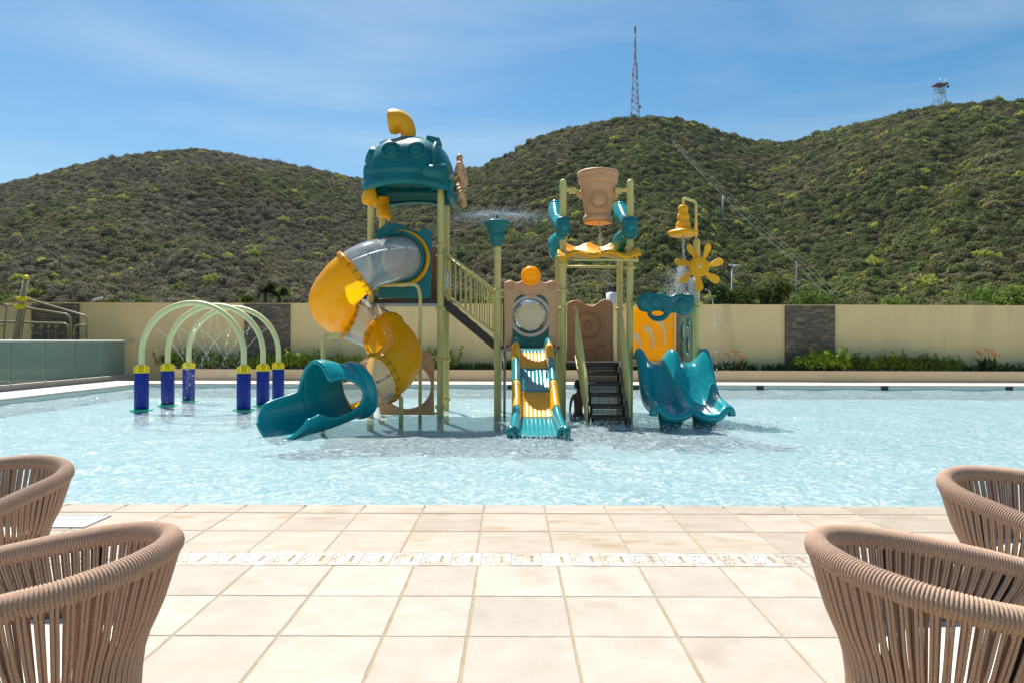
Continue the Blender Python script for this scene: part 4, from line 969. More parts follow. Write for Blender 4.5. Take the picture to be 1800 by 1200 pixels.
for D_, xl, xr in ((17.9, -9.71, -7.03), (19.2, -9.68, -7.0), (20.6, -9.75, -7.05)):
    xc = (xl + xr) / 2; r_ = 1.34; zc = 1.28
    for t_, sp_v in ((35, 3.0), (62, 2.0), (88, 1.0), (118, 2.2), (146, 3.2)):
        a = R(t_); p0 = (xc + r_ * math.cos(a), D_, zc + r_ * math.sin(a)); v = Vector((-math.cos(a), wr.uniform(-.12, .12), -math.sin(a) * .6)) * sp_v
        jet(mb, p0, v, .52 if abs(t_ - 90) < 40 else .6, 55, .008, .04)
    for _ in range(120): ico(mb, (xc + gs(0, .5), D_ + gs(0, .3), WZ + abs(gs(0, .22))), wr.uniform(.004, .010))
for _ in range(700): ico(mb, (-8.6 + gs(0, .55), 19.6 + gs(0, .9), .6 + gs(0, .35)), wr.uniform(.003, .008))
finish(mb, 'arch_spray', 'thin crossing water jets under the three spray arches')
mb = MB()
for _ in range(5200):
    a = wr.uniform(0, 6.28); d = wr.random() ** .8 * 1.05; ico(mb, nzp + Vector((d * math.cos(a), d * math.sin(a), .17 - .04 * d * d + gs(0, .012 + .05 * d * d) - .10 * wr.random() * d * d)), wr.uniform(.002, .0065))
for sg in (-1, 1):
    mb.tube([nzp + Vector((sg * .15, 0, .175)), nzp + Vector((sg * .42, 0, .18)), nzp + Vector((sg * .62, 0, .165))], [.012, .009, .003], 6)
    for _ in range(900): d = .2 + wr.random() ** 1.4 * 1.1; mb_r = .012 + .05 * d * d; ico(mb, nzp + Vector((sg * d, gs(0, .06), .175 - .05 * d * d + gs(0, mb_r))), wr.uniform(.002, .007))
finish(mb, 'sprinkler_mist', 'fan of fine mist thrown by the sprinkler on the middle post')
mb = MB(); s0 = Vector((bt.x, 16.45, bt.z - hz)); pb = W(1203, 480, 16.4)
mb.tube([s0, s0.lerp(pb, .5) + Vector((.01, 0, 0)), pb], [.022, .018, .03], 8)
for _ in range(300): ico(mb, s0.lerp(pb, wr.random()) + Vector((gs(0, .02), gs(0, .02), 0)), wr.uniform(.006, .014))
for _ in range(2600):
    t_ = wr.random() ** 1.5; x = gs(0, .05 + .14 * t_); ico(mb, pb + Vector((-.05 + x - .10 * t_, gs(0, .10), .12 - .9 * t_ + gs(0, .05))), wr.uniform(.003, .012))
for _ in range(900):
    ico(mb, pb + Vector((-.35 + gs(0, .22), gs(0, .25), .1 - abs(gs(0, .45)))), wr.uniform(.002, .007))
for _ in range(900): ico(mb, (pw.x - .10 + gs(0, .05), 16.35 + gs(0, .05), pw.z - .25 - wr.random() * .55), wr.uniform(.006, .016))
for _ in range(60):
    t_ = wr.random(); ico(mb, (pw.x + .17 + .27 * t_ ** .5 + gs(0, .012), 16.3, pw.z - .55 - 1.9 * t_ * t_ + gs(0, .02)), wr.uniform(.008, .018))
for _ in range(700):
    ico(mb, (wr.uniform(3.3, 5.4), 16.3 + gs(0, .5), wr.uniform(-.15, 2.6) ** 1.0), wr.uniform(.003, .010))
finish(mb, 'shower_splash', 'white splash falling from the bell shower through the amber wheel')
mb = MB()
for _ in range(500): ico(mb, (3.9 + gs(0, .75), wr.uniform(14.6, 16.6), .2 + gs(0, .2) + wr.random() * .6), wr.uniform(.004, .010))
for _ in range(1800):
    x, y = wr.choice(((3.6, 14.0), (4.5, 14.1), (2.1, 14.6), (1.2, 14.5), (.5, 12.6), (5.0, 14.6), (-8.4, 19))); ico(mb, (x + gs(0, .45), y + gs(0, .25), WZ + abs(gs(0, .06))), wr.uniform(.004, .013))
for _ in range(260): ico(mb, (bk.x + .05 + gs(0, .03), 16.9 + gs(0, .04), zb - wr.random() * .75), wr.uniform(.004, .012))
for _ in range(160): ico(mb, (2.3 + gs(0, .02), 16.4 + gs(0, .03), 3.5 - wr.random() * 3.2), wr.uniform(.004, .009))
finish(mb, 'falling_drops', 'scattered water drops falling below the bucket and round the double slide')

# ------------------------------------------------------------------ child behind the stairs
Pn = empty('person', (1.66, 17.0, FB)); tag(Pn, 'child with short black hair and bare back sitting in the pool behind the stair railing', 'person')
def skin(name, verts, edges, radii, m, parent, sub=2):
    me = bpy.data.meshes.new(name); me.from_pydata(verts, edges, []); o = link_mesh(name, me, m, parent)
    md = o.modifiers.new('skin', 'SKIN'); md.use_smooth_shade = True
    for i, r_ in enumerate(radii):
        sv = me.skin_vertices[0].data[i]; sv.radius = r_ if isinstance(r_, tuple) else (r_, r_); sv.use_root = (i == 0)
    s_ = o.modifiers.new('smooth', 'SUBSURF'); s_.levels = sub; s_.render_levels = sub; return o
bx, by = 1.66, 17.0
V = [(0, 0, -.28), (0, .01, -.12), (0, .0, .06), (0, -.02, .24), (0, -.02, .36), (0, -.01, .42), (0, .02, .49), (0, .03, .58), (0, .03, .64),
     (-.13, -.02, .30), (-.19, .02, .14), (-.20, .10, -.05), (-.20, .12, -.16),
     (.13, -.02, .30), (.19, .0, .14), (.18, .10, -.04), (.17, .12, -.16),
     (-.09, .02, -.30), (-.12, .30, -.28), (-.12, .58, -.40), (.09, .02, -.30), (.12, .30, -.28), (.12, .58, -.40)]
E = [(0, 1), (1, 2), (2, 3), (3, 4), (4, 5), (5, 6), (6, 7), (7, 8), (3, 9), (9, 10), (10, 11), (11, 12), (3, 13), (13, 14), (14, 15), (15, 16), (0, 17), (17, 18), (18, 19), (0, 20), (20, 21), (21, 22)]
rad = [(.13, .10), (.11, .085), (.12, .085), (.13, .08), (.07, .055), (.042, .045), (.075, .08), (.09, .10), (.06, .07), (.055, .05), (.036, .036), (.030, .030), (.02, .028), (.055, .05), (.036, .036), (.030, .030), (.02, .028), (.075, .075), (.06, .06), (.045, .045), (.075, .075), (.06, .06), (.045, .045)]
skin('body', [(bx + a, by + b, c_ + .0) for a, b, c_ in V], E, rad, M['skin'], Pn)
mb = MB().ball((bx, by + .02, .575), .112, 20, 14, (1, 1.08, 1.12)); 
for v in range(len(mb.v)):
    x, y, z_ = mb.v[v]
    if y > by + .09 and z_ < .60: mb.v[v] = (x, by + .07, z_)
P(mb, 'hair', M['hair'], Pn)
mb = MB()
for s_ in (-1, 1): mb.ball((bx + s_ * .098, by + .04, .53), .03, 8, 6, (.4, .8, 1.1))
mb.ball((bx, by + .135, .53), .018, 8, 6); P(mb, 'ears_and_nose', M['skin'], Pn)
for s_, xx in ((-1, -.20), (1, .17)):
    mb = MB()
    for f in range(4): mb.tube([(bx + xx + (f - 1.5) * .013, by + .13, -.17), (bx + xx + (f - 1.5) * .017, by + .17, -.20), (bx + xx + (f - 1.5) * .018, by + .20, -.23 + .008 * abs(f - 1.5))], [.008, .007, .005], 6)
    mb.tube([(bx + xx - s_ * .025, by + .12, -.16), (bx + xx - s_ * .045, by + .14, -.20)], [.009, .006], 6); P(mb, 'hand', M['skin'], Pn)
P(MB().tube([(bx, by, -.34), (bx, by + .005, -.16)], [.15, .135], 18).tube([(bx - .10, by + .03, -.30), (bx - .12, by + .28, -.28)], [.095, .085], 12).tube([(bx + .10, by + .03, -.30), (bx + .12, by + .28, -.28)], [.095, .085], 12), 'swim_shorts', M['shorts'], Pn)
# ------------------------------------------------------------------ rope chairs
def chair_plan(a):
    """a in [-1, 1] round the rim; 0 = middle of the back. returns x, y, z of the rim in chair space (front = +y)"""
    L_ = 1.0; s_ = abs(a) * (math.pi / 2 * .40 + .53); q = math.pi / 2 * .40
    if s_ < q: t_ = s_ / .40; x, y = .40 * math.sin(t_), -.40 * math.cos(t_)
    else: x, y = .40 + .02 * (s_ - q) - .10 * max(0, s_ - q) ** 2, s_ - q
    z = .925 - .165 * (abs(a) ** 1.7)
    return Vector((math.copysign(x, a) if a else 0, y, z))
def ring_at(a, sc, z):
    p = chair_plan(a * .985); return Vector((p.x * sc, (p.y + .02) * sc - .0, z))
def make_chair():
    root = empty('rope_chair')
    n = 2200; pts = [chair_plan(-1 + 2 * k / n) for k in range(n + 1)]
    coils = 212
    rs = [.0355 + .0085 * math.sqrt(abs(math.sin(math.pi * coils * k / n))) for k in range(n + 1)]
    # wound rope: spiral ridges, slightly slanted
    mb = MB(); seg = 16; vs = []
    for k in range(n + 1):
        T_ = (pts[min(k + 1, n)] - pts[max(k - 1, 0)]).normalized(); N_ = (Vector((0, 0, 1)) - T_ * T_.z).normalized(); B_ = T_.cross(N_)
        for j in range(seg):
            th = 2 * math.pi * j / seg; ph = math.pi * coils * k / n + .5 * math.sin(th) * 1.0
            w = 1 + .03 * noise.noise((k * .02, j * .1, 3))
            r_ = (.0355 + .0068 * abs(math.sin(ph)) ** .6) * w
            vs.append(pts[k] + (N_ * math.cos(th) + B_ * math.sin(th)) * r_)
    mb.add(vs, [(k * seg + j, k * seg + (j + 1) % seg, (k + 1) * seg + (j + 1) % seg, (k + 1) * seg + j) for k in range(n) for j in range(seg)], 0, True)
    mb.build('rope_wound_rim', M['rope'], root)
    for s_ in (0, n):
        d = (pts[s_] - pts[s_ + (1 if s_ == 0 else -1)]).normalized()
        MB().tube([pts[s_] - d * .04, pts[s_] + d * .035, pts[s_] + d * .05], [.026, .026, .016], 14).build('arm_end', M['black'], root)
    # rope straps: pairs of ropes from the rim to the seat ring and down to the base
    nb = 62
    rr = random.Random(2)
    for k in range(nb):
        a = -1 + 2 * (k + .5) / nb
        mb = MB()
        for o_ in (-.5, .5):
            da = o_ * .0105; aa = a + da
            for side in (-1, 1):
                pass
            p = chair_plan(aa); c_ = Vector((p.x, p.y, 0)); ou = Vector((p.x, min(p.y, .0) * 1.0, 0)); ou = ou.normalized() if ou.length > .01 else Vector((0, -1, 0))
            aseat = a * .93 + o_ * .0118; q = ring_at(aseat, .82, .56); b_ = ring_at(aseat, .72, .03)
            P0 = p + ou * .036 + Vector((0, 0, .0)); P1 = p + ou * .020 - Vector((0, 0, .043)); lean = rr.uniform(-.003, .003)
            mid = P1.lerp(q, .5) + ou * .006 + Vector((lean, 0, 0))
            mb.tube(smoothpts([P0, P1, mid, q, q.lerp(b_, .5), b_], 3), .0057, 7)
        # loop on the inside of the rim
        p = chair_plan(a + .003); ou = Vector((p.x, min(p.y, 0), 0)); ou = ou.normalized() if ou.length > .01 else Vector((0, -1, 0))
        q = ring_at(a * .93 + .002, .79, .56)
        P0 = p - ou * .034; P1 = p - ou * .030 - Vector((0, 0, .04))
        for o_ in (-.5, .5):
            t_ = Vector((-ou.y, ou.x, 0)) * 0.0113 * o_
            mb.tube(smoothpts([P0 + t_ * 1.1, P1 + t_ * 1.1, P1.lerp(q, .45) - ou * .004 + t_, q + t_], 3), .0057, 7)
        mb.build('rope_strap', M['rope'], root)
    sr = [ring_at(-1 + 2 * k / 60, .77, .56) for k in range(61)]
    MB().tube(sr + [Vector((0, sr[-1].y + .04, .56))], .014, 10, closed=True).build('seat_ring', M['black'], root)
    br = [ring_at(-1 + 2 * k / 60, .70, .03) for k in range(61)]
    MB().tube(br, .013, 10, closed=True).build('base_ring', M['black'], root)
    for a in (-.94, -.53, .53, .94):
        p = chair_plan(a); q = ring_at(a * .93, .825, .56); b_ = ring_at(a * .93, .735, 0.0); T_ = (chair_plan(a + .02) - chair_plan(a - .02)).normalized()
        mb = MB(); w = .019; o_ = Vector((p.x, min(p.y, 0), 0)).normalized() * .006
        P3 = [p - Vector((0, 0, .02)), q, b_]
        vs = []
        for c_ in P3:
            for sx, so in ((-1, -1), (1, -1), (1, 1), (-1, 1)): vs.append(c_ + T_ * w * sx + o_ * so)
        mb.add(vs, [(0, 1, 5, 4), (1, 2, 6, 5), (2, 3, 7, 6), (3, 0, 4, 7), (4, 5, 9, 8), (5, 6, 10, 9), (6, 7, 11, 10), (7, 4, 8, 11), (8, 9, 10, 11)])
        mb.build('leg', M['black'], root)
    out = [ring_at(-1 + 2 * k / 40, .74, 0) for k in range(41)]
    out = [(p.x, p.y) for p in out]
    slab('seat_cushion', out, [], .07, Matrix.Translation((0, 0, .565)), M['cushion'], root, .025)
    return root
ch0 = make_chair()
CH = [((-1.585, 2.29, 0), 96, 'rope chair at the lower left, nearest of the two on the left'),
      ((-2.84, 3.62, 0), 170, 'rope chair at the left edge, closer to the pool'),
      ((1.46, 2.285, 0), -93, 'rope chair at the lower right, nearest of the two on the right'),
      ((2.62, 3.38, 0), -161, 'rope chair at the right edge with a black arm end')]
for i, (loc, rz, lab) in enumerate(CH):
    c_ = ch0 if i == 0 else copy_tree(ch0)
    c_.location = loc; c_.rotation_euler = (0, 0, R(rz)); tag(c_, 'mauve brown ' + lab, 'chair', 'rope chairs around the camera')

# ------------------------------------------------------------------ planter plants
def leafmat(name, c1, c2): return foliage(name, c1, c2, .45, 6, .35)
LG = leafmat('glossy shrub leaf', (.15, .22, .015), (.42, .48, .05)); LD = leafmat('dark blade leaf', (.05, .10, .02), (.10, .17, .03))
M['stem'] = mat('woody stem', (.09, .06, .035), .9); OF = mat('orange flower', (.75, .20, .02), .5)
def shrub_mesh(seed, w=.50, h=.42, n=330):
    r_ = random.Random(seed); mb = MB()
    for (cx_, cy_, cz_, rr_, nn) in ((0, 0, h * .55, w, n), (.28, -.1, h * .75, w * .6, n // 3), (-.3, -.05, h * .7, w * .6, n // 3), (.05, -.15, h, w * .45, n // 4)):
        leafcloud(mb, nn, (cx_ + r_.uniform(-.1, .1), cy_, cz_), (rr_, rr_ * .75, rr_ * .7), .052, .45, 0, .7, rnd=r_)
    for _ in range(16):                      # upright shoots with leaf pairs
        bx_, by_ = r_.uniform(-w, w), r_.uniform(-w * .6, w * .5); ht = h * r_.uniform(1.0, 1.75); lx, ly = r_.uniform(-.15, .15), r_.uniform(-.15, .1)
        mb.tube([(bx_, by_, .15), (bx_ + lx, by_ + ly, ht)], .006, 4)
        for q in range(9):
            t_ = .45 + .55 * q / 8; leafcloud(mb, 2, (bx_ + lx * t_, by_ + ly * t_, ht * t_), (.05, .05, .03), .05, .6, 0, .9, rnd=r_)
    me = mb.mesh('foliage'); me.materials.append(LG); return me
def stems_mesh(seed):
    r_ = random.Random(seed); mb = MB()
    for _ in range(5): a = r_.uniform(-.4, .4); mb.tube([(a * .4, 0, 0), (a * .8, r_.uniform(-.1, .1), .25), (a * 1.2, r_.uniform(-.15, .15), .5)], [.018, .013, .006], 5)
    me = mb.mesh('stem'); me.materials.append(M['stem']); return me
shm = [shrub_mesh(s) for s in (1, 2, 3)]; stm = [stems_mesh(s) for s in (1, 2)]
def plant_at(px, h, label, kind='leafy shrub', D=29.1, group=None, fol=None, extra=None, name='shrub', zscale=None, cat='shrub'):
    x = W(px, 650, D).x; e = empty(name, (x, D, .36)); tag(e, label, cat, group)
    s_ = h / .74 * random.uniform(.82, 1.15); e.scale = (s_ * random.uniform(.95, 1.1), s_, s_ * (zscale or 1)); e.rotation_euler = (0, 0, random.choice([0, 0, math.pi]) + random.uniform(-.3, .3))
    f = place(fol or random.choice(shm), 'foliage', (0, 0, 0), e)
    if extra: place(extra, 'flower', (0, 0, 0), e)
    else: place(random.choice(stm), 'stem', (0, 0, 0), e)
    return e
random.seed(21)
G1 = 'glossy shrubs in the planter'
desc = [(310, .95, 'bright shrub at the left end of the planter, left of the first blue sleeve gap'), (338, .85, 'bright shrub seen through the left legs of the spray arches'), (368, .9, 'bright shrub seen through the middle of the spray arches'), (396, .85, 'bright shrub behind the crossing jets of the arches'),
        (424, .8, 'shrub right behind the front arch\'s right leg'), (452, .85, 'shrub in front of the left stone panel, left half'), (480, .85, 'shrub behind the rear arch\'s right leg'), (508, .9, 'shrub at the right edge of the left stone panel'), (536, .85, 'shrub between the arches and the spiral slide'), (562, .9, 'shrub left of the lower bend of the spiral slide'), (590, .9, 'shrub behind the slide support pole'), (620, .85, 'shrub behind the teal exit hood of the slide'),
        (745, .95, 'shrub seen behind the round-hole panel of the left tower'), (772, .95, 'shrub directly behind the left tower\'s right posts'),
        (1432, 1.0, 'leftmost tall shrub of the right hedge, in front of the right stone panel'), (1458, 1.05, 'shrub at the right edge of the right stone panel'), (1486, .98, 'second shrub right of the right stone panel'), (1514, .9, 'third shrub right of the right stone panel'), (1541, .85, 'fourth shrub right of the right stone panel'), (1568, .9, 'shrub in the middle of the right hedge'), (1596, .85, 'shrub right of the middle of the right hedge'), (1622, .85, 'shrub third from the right end of the right hedge'), (1650, .75, 'shrub second from the right end of the right hedge'), (1676, .75, 'shrub at the right end of the right hedge, beside the orange flowered plant')]
for px, h, l in desc: plant_at(px + random.uniform(-3, 3), h, l, group=G1)
def blade_mesh(seed, n=26, big=1.0):
    r_ = random.Random(seed); mb = MB()
    for _ in range(n):
        a = r_.uniform(0, 6.28); lean = r_.uniform(.15, .8); h = r_.uniform(.3, .62) * big; w = r_.uniform(.03, .055) * big
        b0 = Vector((r_.uniform(-.25, .25), r_.uniform(-.2, .2), 0)); d = Vector((math.cos(a), math.sin(a), 0)); s_ = Vector((-d.y, d.x, 0)); vs = []
        for t_ in (0, .35, .7, 1):
            c_ = b0 + d * lean * h * t_ * t_ + Vector((0, 0, h * (t_ - .25 * lean * t_ * t_))); ww = w * (.35 + 1.5 * t_ * (1 - t_) * 1.5) if t_ < 1 else .003
            vs += [c_ - s_ * ww, c_ + s_ * ww]
        mb.add(vs, [(0, 1, 3, 2), (2, 3, 5, 4), (4, 5, 7, 6)])
    me = mb.mesh('leaves'); me.materials.append(LD); return me
blm = [blade_mesh(s) for s in (1, 2, 3)]
r_ = random.Random(9); mb = MB()
for (x, y, z_) in ((.05, 0, .72), (-.12, .05, .60), (.2, -.05, .56)):
    for _ in range(7): a = r_.uniform(0, 6.28); d = Vector((math.cos(a) * .10, math.sin(a) * .06, r_.uniform(.0, .12))); c_ = Vector((x, y, z_)); mb.add([c_, c_ + d + Vector((.015, 0, .02)), c_ + d * 1.3, c_ + d - Vector((.015, 0, .02))], [(0, 1, 2, 3)])
    mb.tube([(x * .5, 0, .1), (x, y, z_)], .01, 5)
flm = mb.mesh('flower'); flm.materials.append(OF)
gl = [(648, 0), (676, 0), (700, 0), (724, 0), (800, 0), (822, 0), (845, 0), (868, 0), (895, 0), (920, 0), (950, 0), (978, 0), (1005, 0), (1092, 0), (1110, 0), (1230, 0), (1252, 0), (1272, 0), (1290, 1), (1312, 0), (1336, 0), (1360, 0), (1384, 0), (1406, 0), (1705, 0), (1735, 1), (1760, 0), (1785, 0), (1812, 0), (1840, 0)]
spots = {648: 'behind the amber lower bend of the spiral slide', 676: 'behind the clear lower tube of the spiral slide', 700: 'seen through the lower left tower, leftmost', 724: 'seen above the round hole panel', 800: 'just right of the left tower\'s posts', 822: 'under the upper stairs, left one', 845: 'under the upper stairs, middle one', 868: 'directly behind the sprinkler post', 895: 'left of the striped slide', 920: 'behind the striped slide, left', 950: 'behind the striped slide, right', 978: 'behind the bucket tower\'s left posts', 1005: 'left of the lower stair railing', 1092: 'right of the dark stairs', 1110: 'between the dark stairs and the double slide', 1230: 'right behind the double slide', 1252: 'just right of the double slide', 1272: 'left of the small orange flower', 1290: 'with a small orange flower', 1312: 'right of the small orange flower', 1336: 'second right of the small orange flower', 1360: 'left of the right stone panel', 1384: 'at the left edge of the right stone panel', 1406: 'in front of the right stone panel', 1705: 'left of the large orange flower', 1735: 'with large orange flowers near the right edge', 1760: 'just right of the large orange flower', 1785: 'near the right edge of the picture', 1812: 'at the right edge of the picture', 1840: 'past the right edge'}
for px, fl in gl:
    if 1410 < px < 1700: continue
    plant_at(px, .62 if not fl else (.95 if px > 1700 else .75), 'low dark blade-leaved plant ' + spots[px], fol=random.choice(blm), extra=flm if fl else None, group='blade-leaved plants in the planter', name='leafy_plant', cat='plant').scale.x *= 1.4
# ------------------------------------------------------------------ trees beyond the wall
def tree(px, D, top_py, wpx, label, m, seed, n=1500):
    r_ = random.Random(seed); b = W(px, 600, D); ztop = W(px, top_py, D).z; w = wpx / F * D / 2; gz = 0.0
    e = empty('tree', (b.x, D, -.2)); tag(e, label, 'tree', 'trees just beyond the wall')
    H_ = ztop + .2; mb = MB(); mb.tube([(0, 0, 0), (.06, .03, H_ * .35), (-.05, 0, H_ * .62)], [.13, .10, .05], 8)
    for _ in range(6):
        a = r_.uniform(0, 6.28); z0 = H_ * r_.uniform(.3, .5); mb.tube([(0, 0, z0), (w * .4 * math.cos(a), w * .4 * math.sin(a), z0 + H_ * .15), (w * .75 * math.cos(a), w * .7 * math.sin(a), z0 + H_ * .3)], [.06, .04, .015], 6)
    me = mb.mesh('trunk'); me.materials.append(M['stem']); place(me, 'trunk', (0, 0, 0), e)
    mb = MB()
    for k in range(9):
        a = r_.uniform(0, 6.28); d = r_.uniform(0, .6) * w; q = r_.uniform(.35, .6) * w; zc = H_ * r_.uniform(.55, .9); zc = min(zc, H_ - q * .75)
        leafcloud(mb, n // 9, (d * math.cos(a), d * math.sin(a), zc), (q, q, q * .75), .055 + .0022 * D, .4, rnd=r_)
    me = mb.mesh('crown'); me.materials.append(m); place(me, 'crown', (0, 0, 0), e); return e
TG = foliage('bright tree leaf', (.06, .11, .018), (.12, .17, .03)); TD = foliage('dark tree leaf', (.025, .05, .012), (.05, .08, .02)); TY = foliage('yellow green tree leaf', (.17, .21, .03), (.25, .27, .05)); TO = foliage('olive tree leaf', (.07, .075, .03), (.10, .095, .045))
for i, a in enumerate([(20, 40, 512, 90, 'yellow green tree behind the climbing frame at the far left', TG), (185, 44, 520, 110, 'low green tree above the wall left of the spray arches', TG), (250, 46, 524, 80, 'small green tree just above the wall behind the front arch', TG), (438, 50, 503, 46, 'round yellow green tree left of the dark palms', TY),
                       (560, 48, 524, 60, 'low olive tree left of the amber slide bend', TO), (840, 46, 518, 70, 'dark tree behind the upper stair railing', TD), (905, 44, 505, 60, 'dark tree left of the amber ball', TD), (1150, 40, 500, 70, 'dark tree behind the teal header', TD), (1262, 40, 497, 60, 'dark tree behind the amber water wheel', TD), (1310, 40, 500, 90, 'green tree right of the lamp post', TG), (1362, 38, 492, 110, 'largest bright green tree above the wall', TG), (1432, 42, 508, 110, 'spreading green tree above the right stone panel', TG),
                       (1520, 46, 524, 80, 'low olive bush above the wall right of the stone panel', TO), (1585, 46, 520, 90, 'low green bush above the wall, middle right', TG), (1660, 44, 514, 90, 'green bush above the wall, second from the right edge', TG), (1765, 38, 502, 130, 'bright green tree at the right edge above the wall', TG), (1870, 40, 495, 120, 'green tree past the right edge', TG)]):
    tree(*a, seed=40 + i)
def palm(px, D, top_py, label, seed):
    r_ = random.Random(seed); b = W(px, 600, D); H_ = W(px, top_py, D).z
    e = empty('palm_tree', (b.x, D, -.2)); tag(e, label, 'palm tree', 'dark palms beyond the wall')
    me = MB().tube([(0, 0, 0), (.05, 0, H_ * .5), (0, 0, H_ - .6)], [.2, .15, .14], 8).mesh('trunk'); me.materials.append(M['stem']); place(me, 'trunk', (0, 0, 0), e)
    mb = MB()
    for k in range(26):
        a = k * 2.4 + r_.uniform(-.2, .2); el = r_.uniform(-.5, 1.2); L_ = r_.uniform(1.1, 1.7)
        for j in range(16):
            t_ = (j + 1) / 16; x = L_ * t_ * math.cos(el); z_ = L_ * t_ * math.sin(el) - .7 * t_ * t_; c_ = Vector((x * math.cos(a), x * math.sin(a), H_ - .6 + z_))
            for sg in (-1, 1):
                s_ = Vector((-math.sin(a), math.cos(a), -.5)) * sg * .36 * math.sin(math.pi * min(1, t_ + .15)); d = Vector((math.cos(a), math.sin(a), 0)) * .045
                mb.add([c_ - d, c_ + d, c_ + s_ + d * 2], [(0, 1, 2)])
    me = mb.mesh('fronds'); me.materials.append(TD); place(me, 'fronds', (0, 0, 0), e)
palm(466, 48, 492, 'dark fan of palm fronds above the wall, left of two', 1); palm(490, 50, 500, 'smaller dark palm above the wall, right of two', 2)

# ------------------------------------------------------------------ masts, poles, wires
M['mast_r'] = mat('red mast paint', (.30, .11, .13), .6); M['mast_w'] = mat('white mast paint', (.26, .29, .36), .6); M['wood'] = mat('grey concrete pole', (.30, .30, .29), .8)
def lattice(mb, cx_, cy_, z0, z1, w0, w1, n, r_, mi=0):
    def c(z, k): w = w0 + (w1 - w0) * (z - z0) / (z1 - z0); return Vector((cx_ + w * (-1, 1, 1, -1)[k] / 2, cy_ + w * (-1, -1, 1, 1)[k] / 2, z))
    zs = [z0 + (z1 - z0) * i / n for i in range(n + 1)]
    for k in range(4):
        mb.tube([c(z0, k), c(z1, k)], r_, 5, mi=mi)
        for i in range(n):
            a, b_ = (k, (k + 1) % 4) if i % 2 else ((k + 1) % 4, k); mb.tube([c(zs[i], a), c(zs[i + 1], b_)], r_ * .6, 4, mi=mi); mb.tube([c(zs[i + 1], k), c(zs[i + 1], (k + 1) % 4)], r_ * .5, 4, mi=mi)
D_ = 418.; b = W(1116, 211, D_); zt_ = W(1116, 48, D_).z; Zp = lambda y: W(1116, y, D_).z
tw = empty('radio_mast', (b.x, D_, b.z)); tag(tw, 'tall thin red and white lattice mast on the middle hilltop', 'radio mast')
for i, (ya, yb, wa, wb) in enumerate(((212, 185, 5.0, 4.0), (185, 165, 4.0, 3.4), (165, 140, 3.4, 2.8), (140, 117, 2.8, 2.4), (117, 107, 2.4, 1.0), (107, 85, 1.0, .8), (85, 62, .8, .7))):
    mb = MB(); lattice(mb, b.x, D_, Zp(ya), Zp(yb), wa, wb, 4, .16); P(mb, 'mast_section', M['mast_r'] if i % 2 else M['mast_w'], tw)
P(MB().tube([(b.x, D_, Zp(62)), (b.x, D_, Zp(47))], [.14, .08], 5), 'spike', M['grey'], tw); P(MB().box((b.x, D_, (Zp(47) + Zp(59)) / 2), (1.0, 1.0, Zp(48) - Zp(59))), 'antenna', M['mast_r'], tw)
P(MB().lathe([(0, 0), (1.0, 0), (1.0, .4), (0, .4)], (b.x + 2.6, D_ - 1.5, Zp(190)), (0, -1, 0), 16), 'dish', M['grey'], tw)
D_ = 352.; b = W(1652, 187, D_); Zp = lambda y: W(1652, y, D_).z
tw = empty('antenna_tower', (b.x, D_, b.z)); tag(tw, 'short lattice antenna tower with dish and platform on the right hill', 'antenna tower')
mb = MB(); lattice(mb, b.x, D_, Zp(188), Zp(166), 4.6, 3.4, 3, .12); P(mb, 'tower_section', M['mast_w'], tw)
mb = MB(); lattice(mb, b.x, D_, Zp(166), Zp(150), 3.4, 3.2, 3, .12); P(mb, 'tower_section', M['mast_w'], tw)
P(MB().box((b.x, D_, Zp(150)), (6.2, 5, .5)), 'platform', M['mast_r'], tw); P(MB().box((b.x + .1, D_, Zp(152.5)), (1.2, 1.2, 1.2)), 'cabinet', M['mast_r'], tw)
P(MB().tube([(b.x + .1, D_, Zp(150)), (b.x + .1, D_, Zp(138))], .2, 6), 'antenna', M['grey'], tw); P(MB().tube([(b.x + 3.3, D_, Zp(149)), (b.x + 3.3, D_, Zp(140))], .22, 6), 'antenna', M['grey'], tw)
P(MB().lathe([(0, 0), (1.5, .0), (1.5, .35), (0, .6)], (b.x - .1, D_ - 2.3, Zp(164)), (0, -1, 0), 20), 'dish', M['white'], tw); P(MB().lathe([(0, 0), (.65, .0), (.65, .35), (0, .5)], (b.x + 2.7, D_ - 2, Zp(155.5)), (0, -1, 0), 16), 'dish', M['black'], tw)
b = W(1141, 208, 408.); hut = MB().box(b, (3.0, 3, 1.6)).build('hut', M['white']); tag(hut, 'tiny white hut on the middle hilltop right of the mast', 'hut')
MB().box(b + Vector((0, 0, 1.0)), (4.6, 3.6, .35)).build('roof', M['grey'], hut)
def gz(x, D): return float(hill(x / D, D))
def pole(px, top, D, label, lamp=False):
    b = W(px, top, D); g0 = gz(b.x, D) if D > D0 else -.2
    e = empty('power_pole' if not lamp else 'lamp_post', (b.x, D, g0)); tag(e, label, 'pole' if not lamp else 'lamp post')
    P(MB().tube([(b.x, D, g0 - .3), (b.x, D, b.z)], [.17 * D / 80 if D > 150 else .09, .12 * D / 80 if D > 150 else .07], 8), 'shaft', M['wood'], e); return e, b
e, b = pole(1271, 345, 250, 'distant concrete pole on the hillside left of the power lines'); P(MB().box((b.x, 250, b.z - .5), (2.4, .2, .2)), 'crossarm', M['wood'], e)
e, b = pole(1287, 466, 46, 'grey lamp post beyond the wall right of the amber wheel', True)
P(MB().tube([(b.x, 46, b.z - .1), (b.x + .25, 45.9, b.z)], .04, 6).box((b.x + .32, 45.9, b.z - .03), (.30, .16, .09)).box((b.x - .1, 46, b.z), (.25, .15, .12)), 'lamp_head', M['alu'], e)
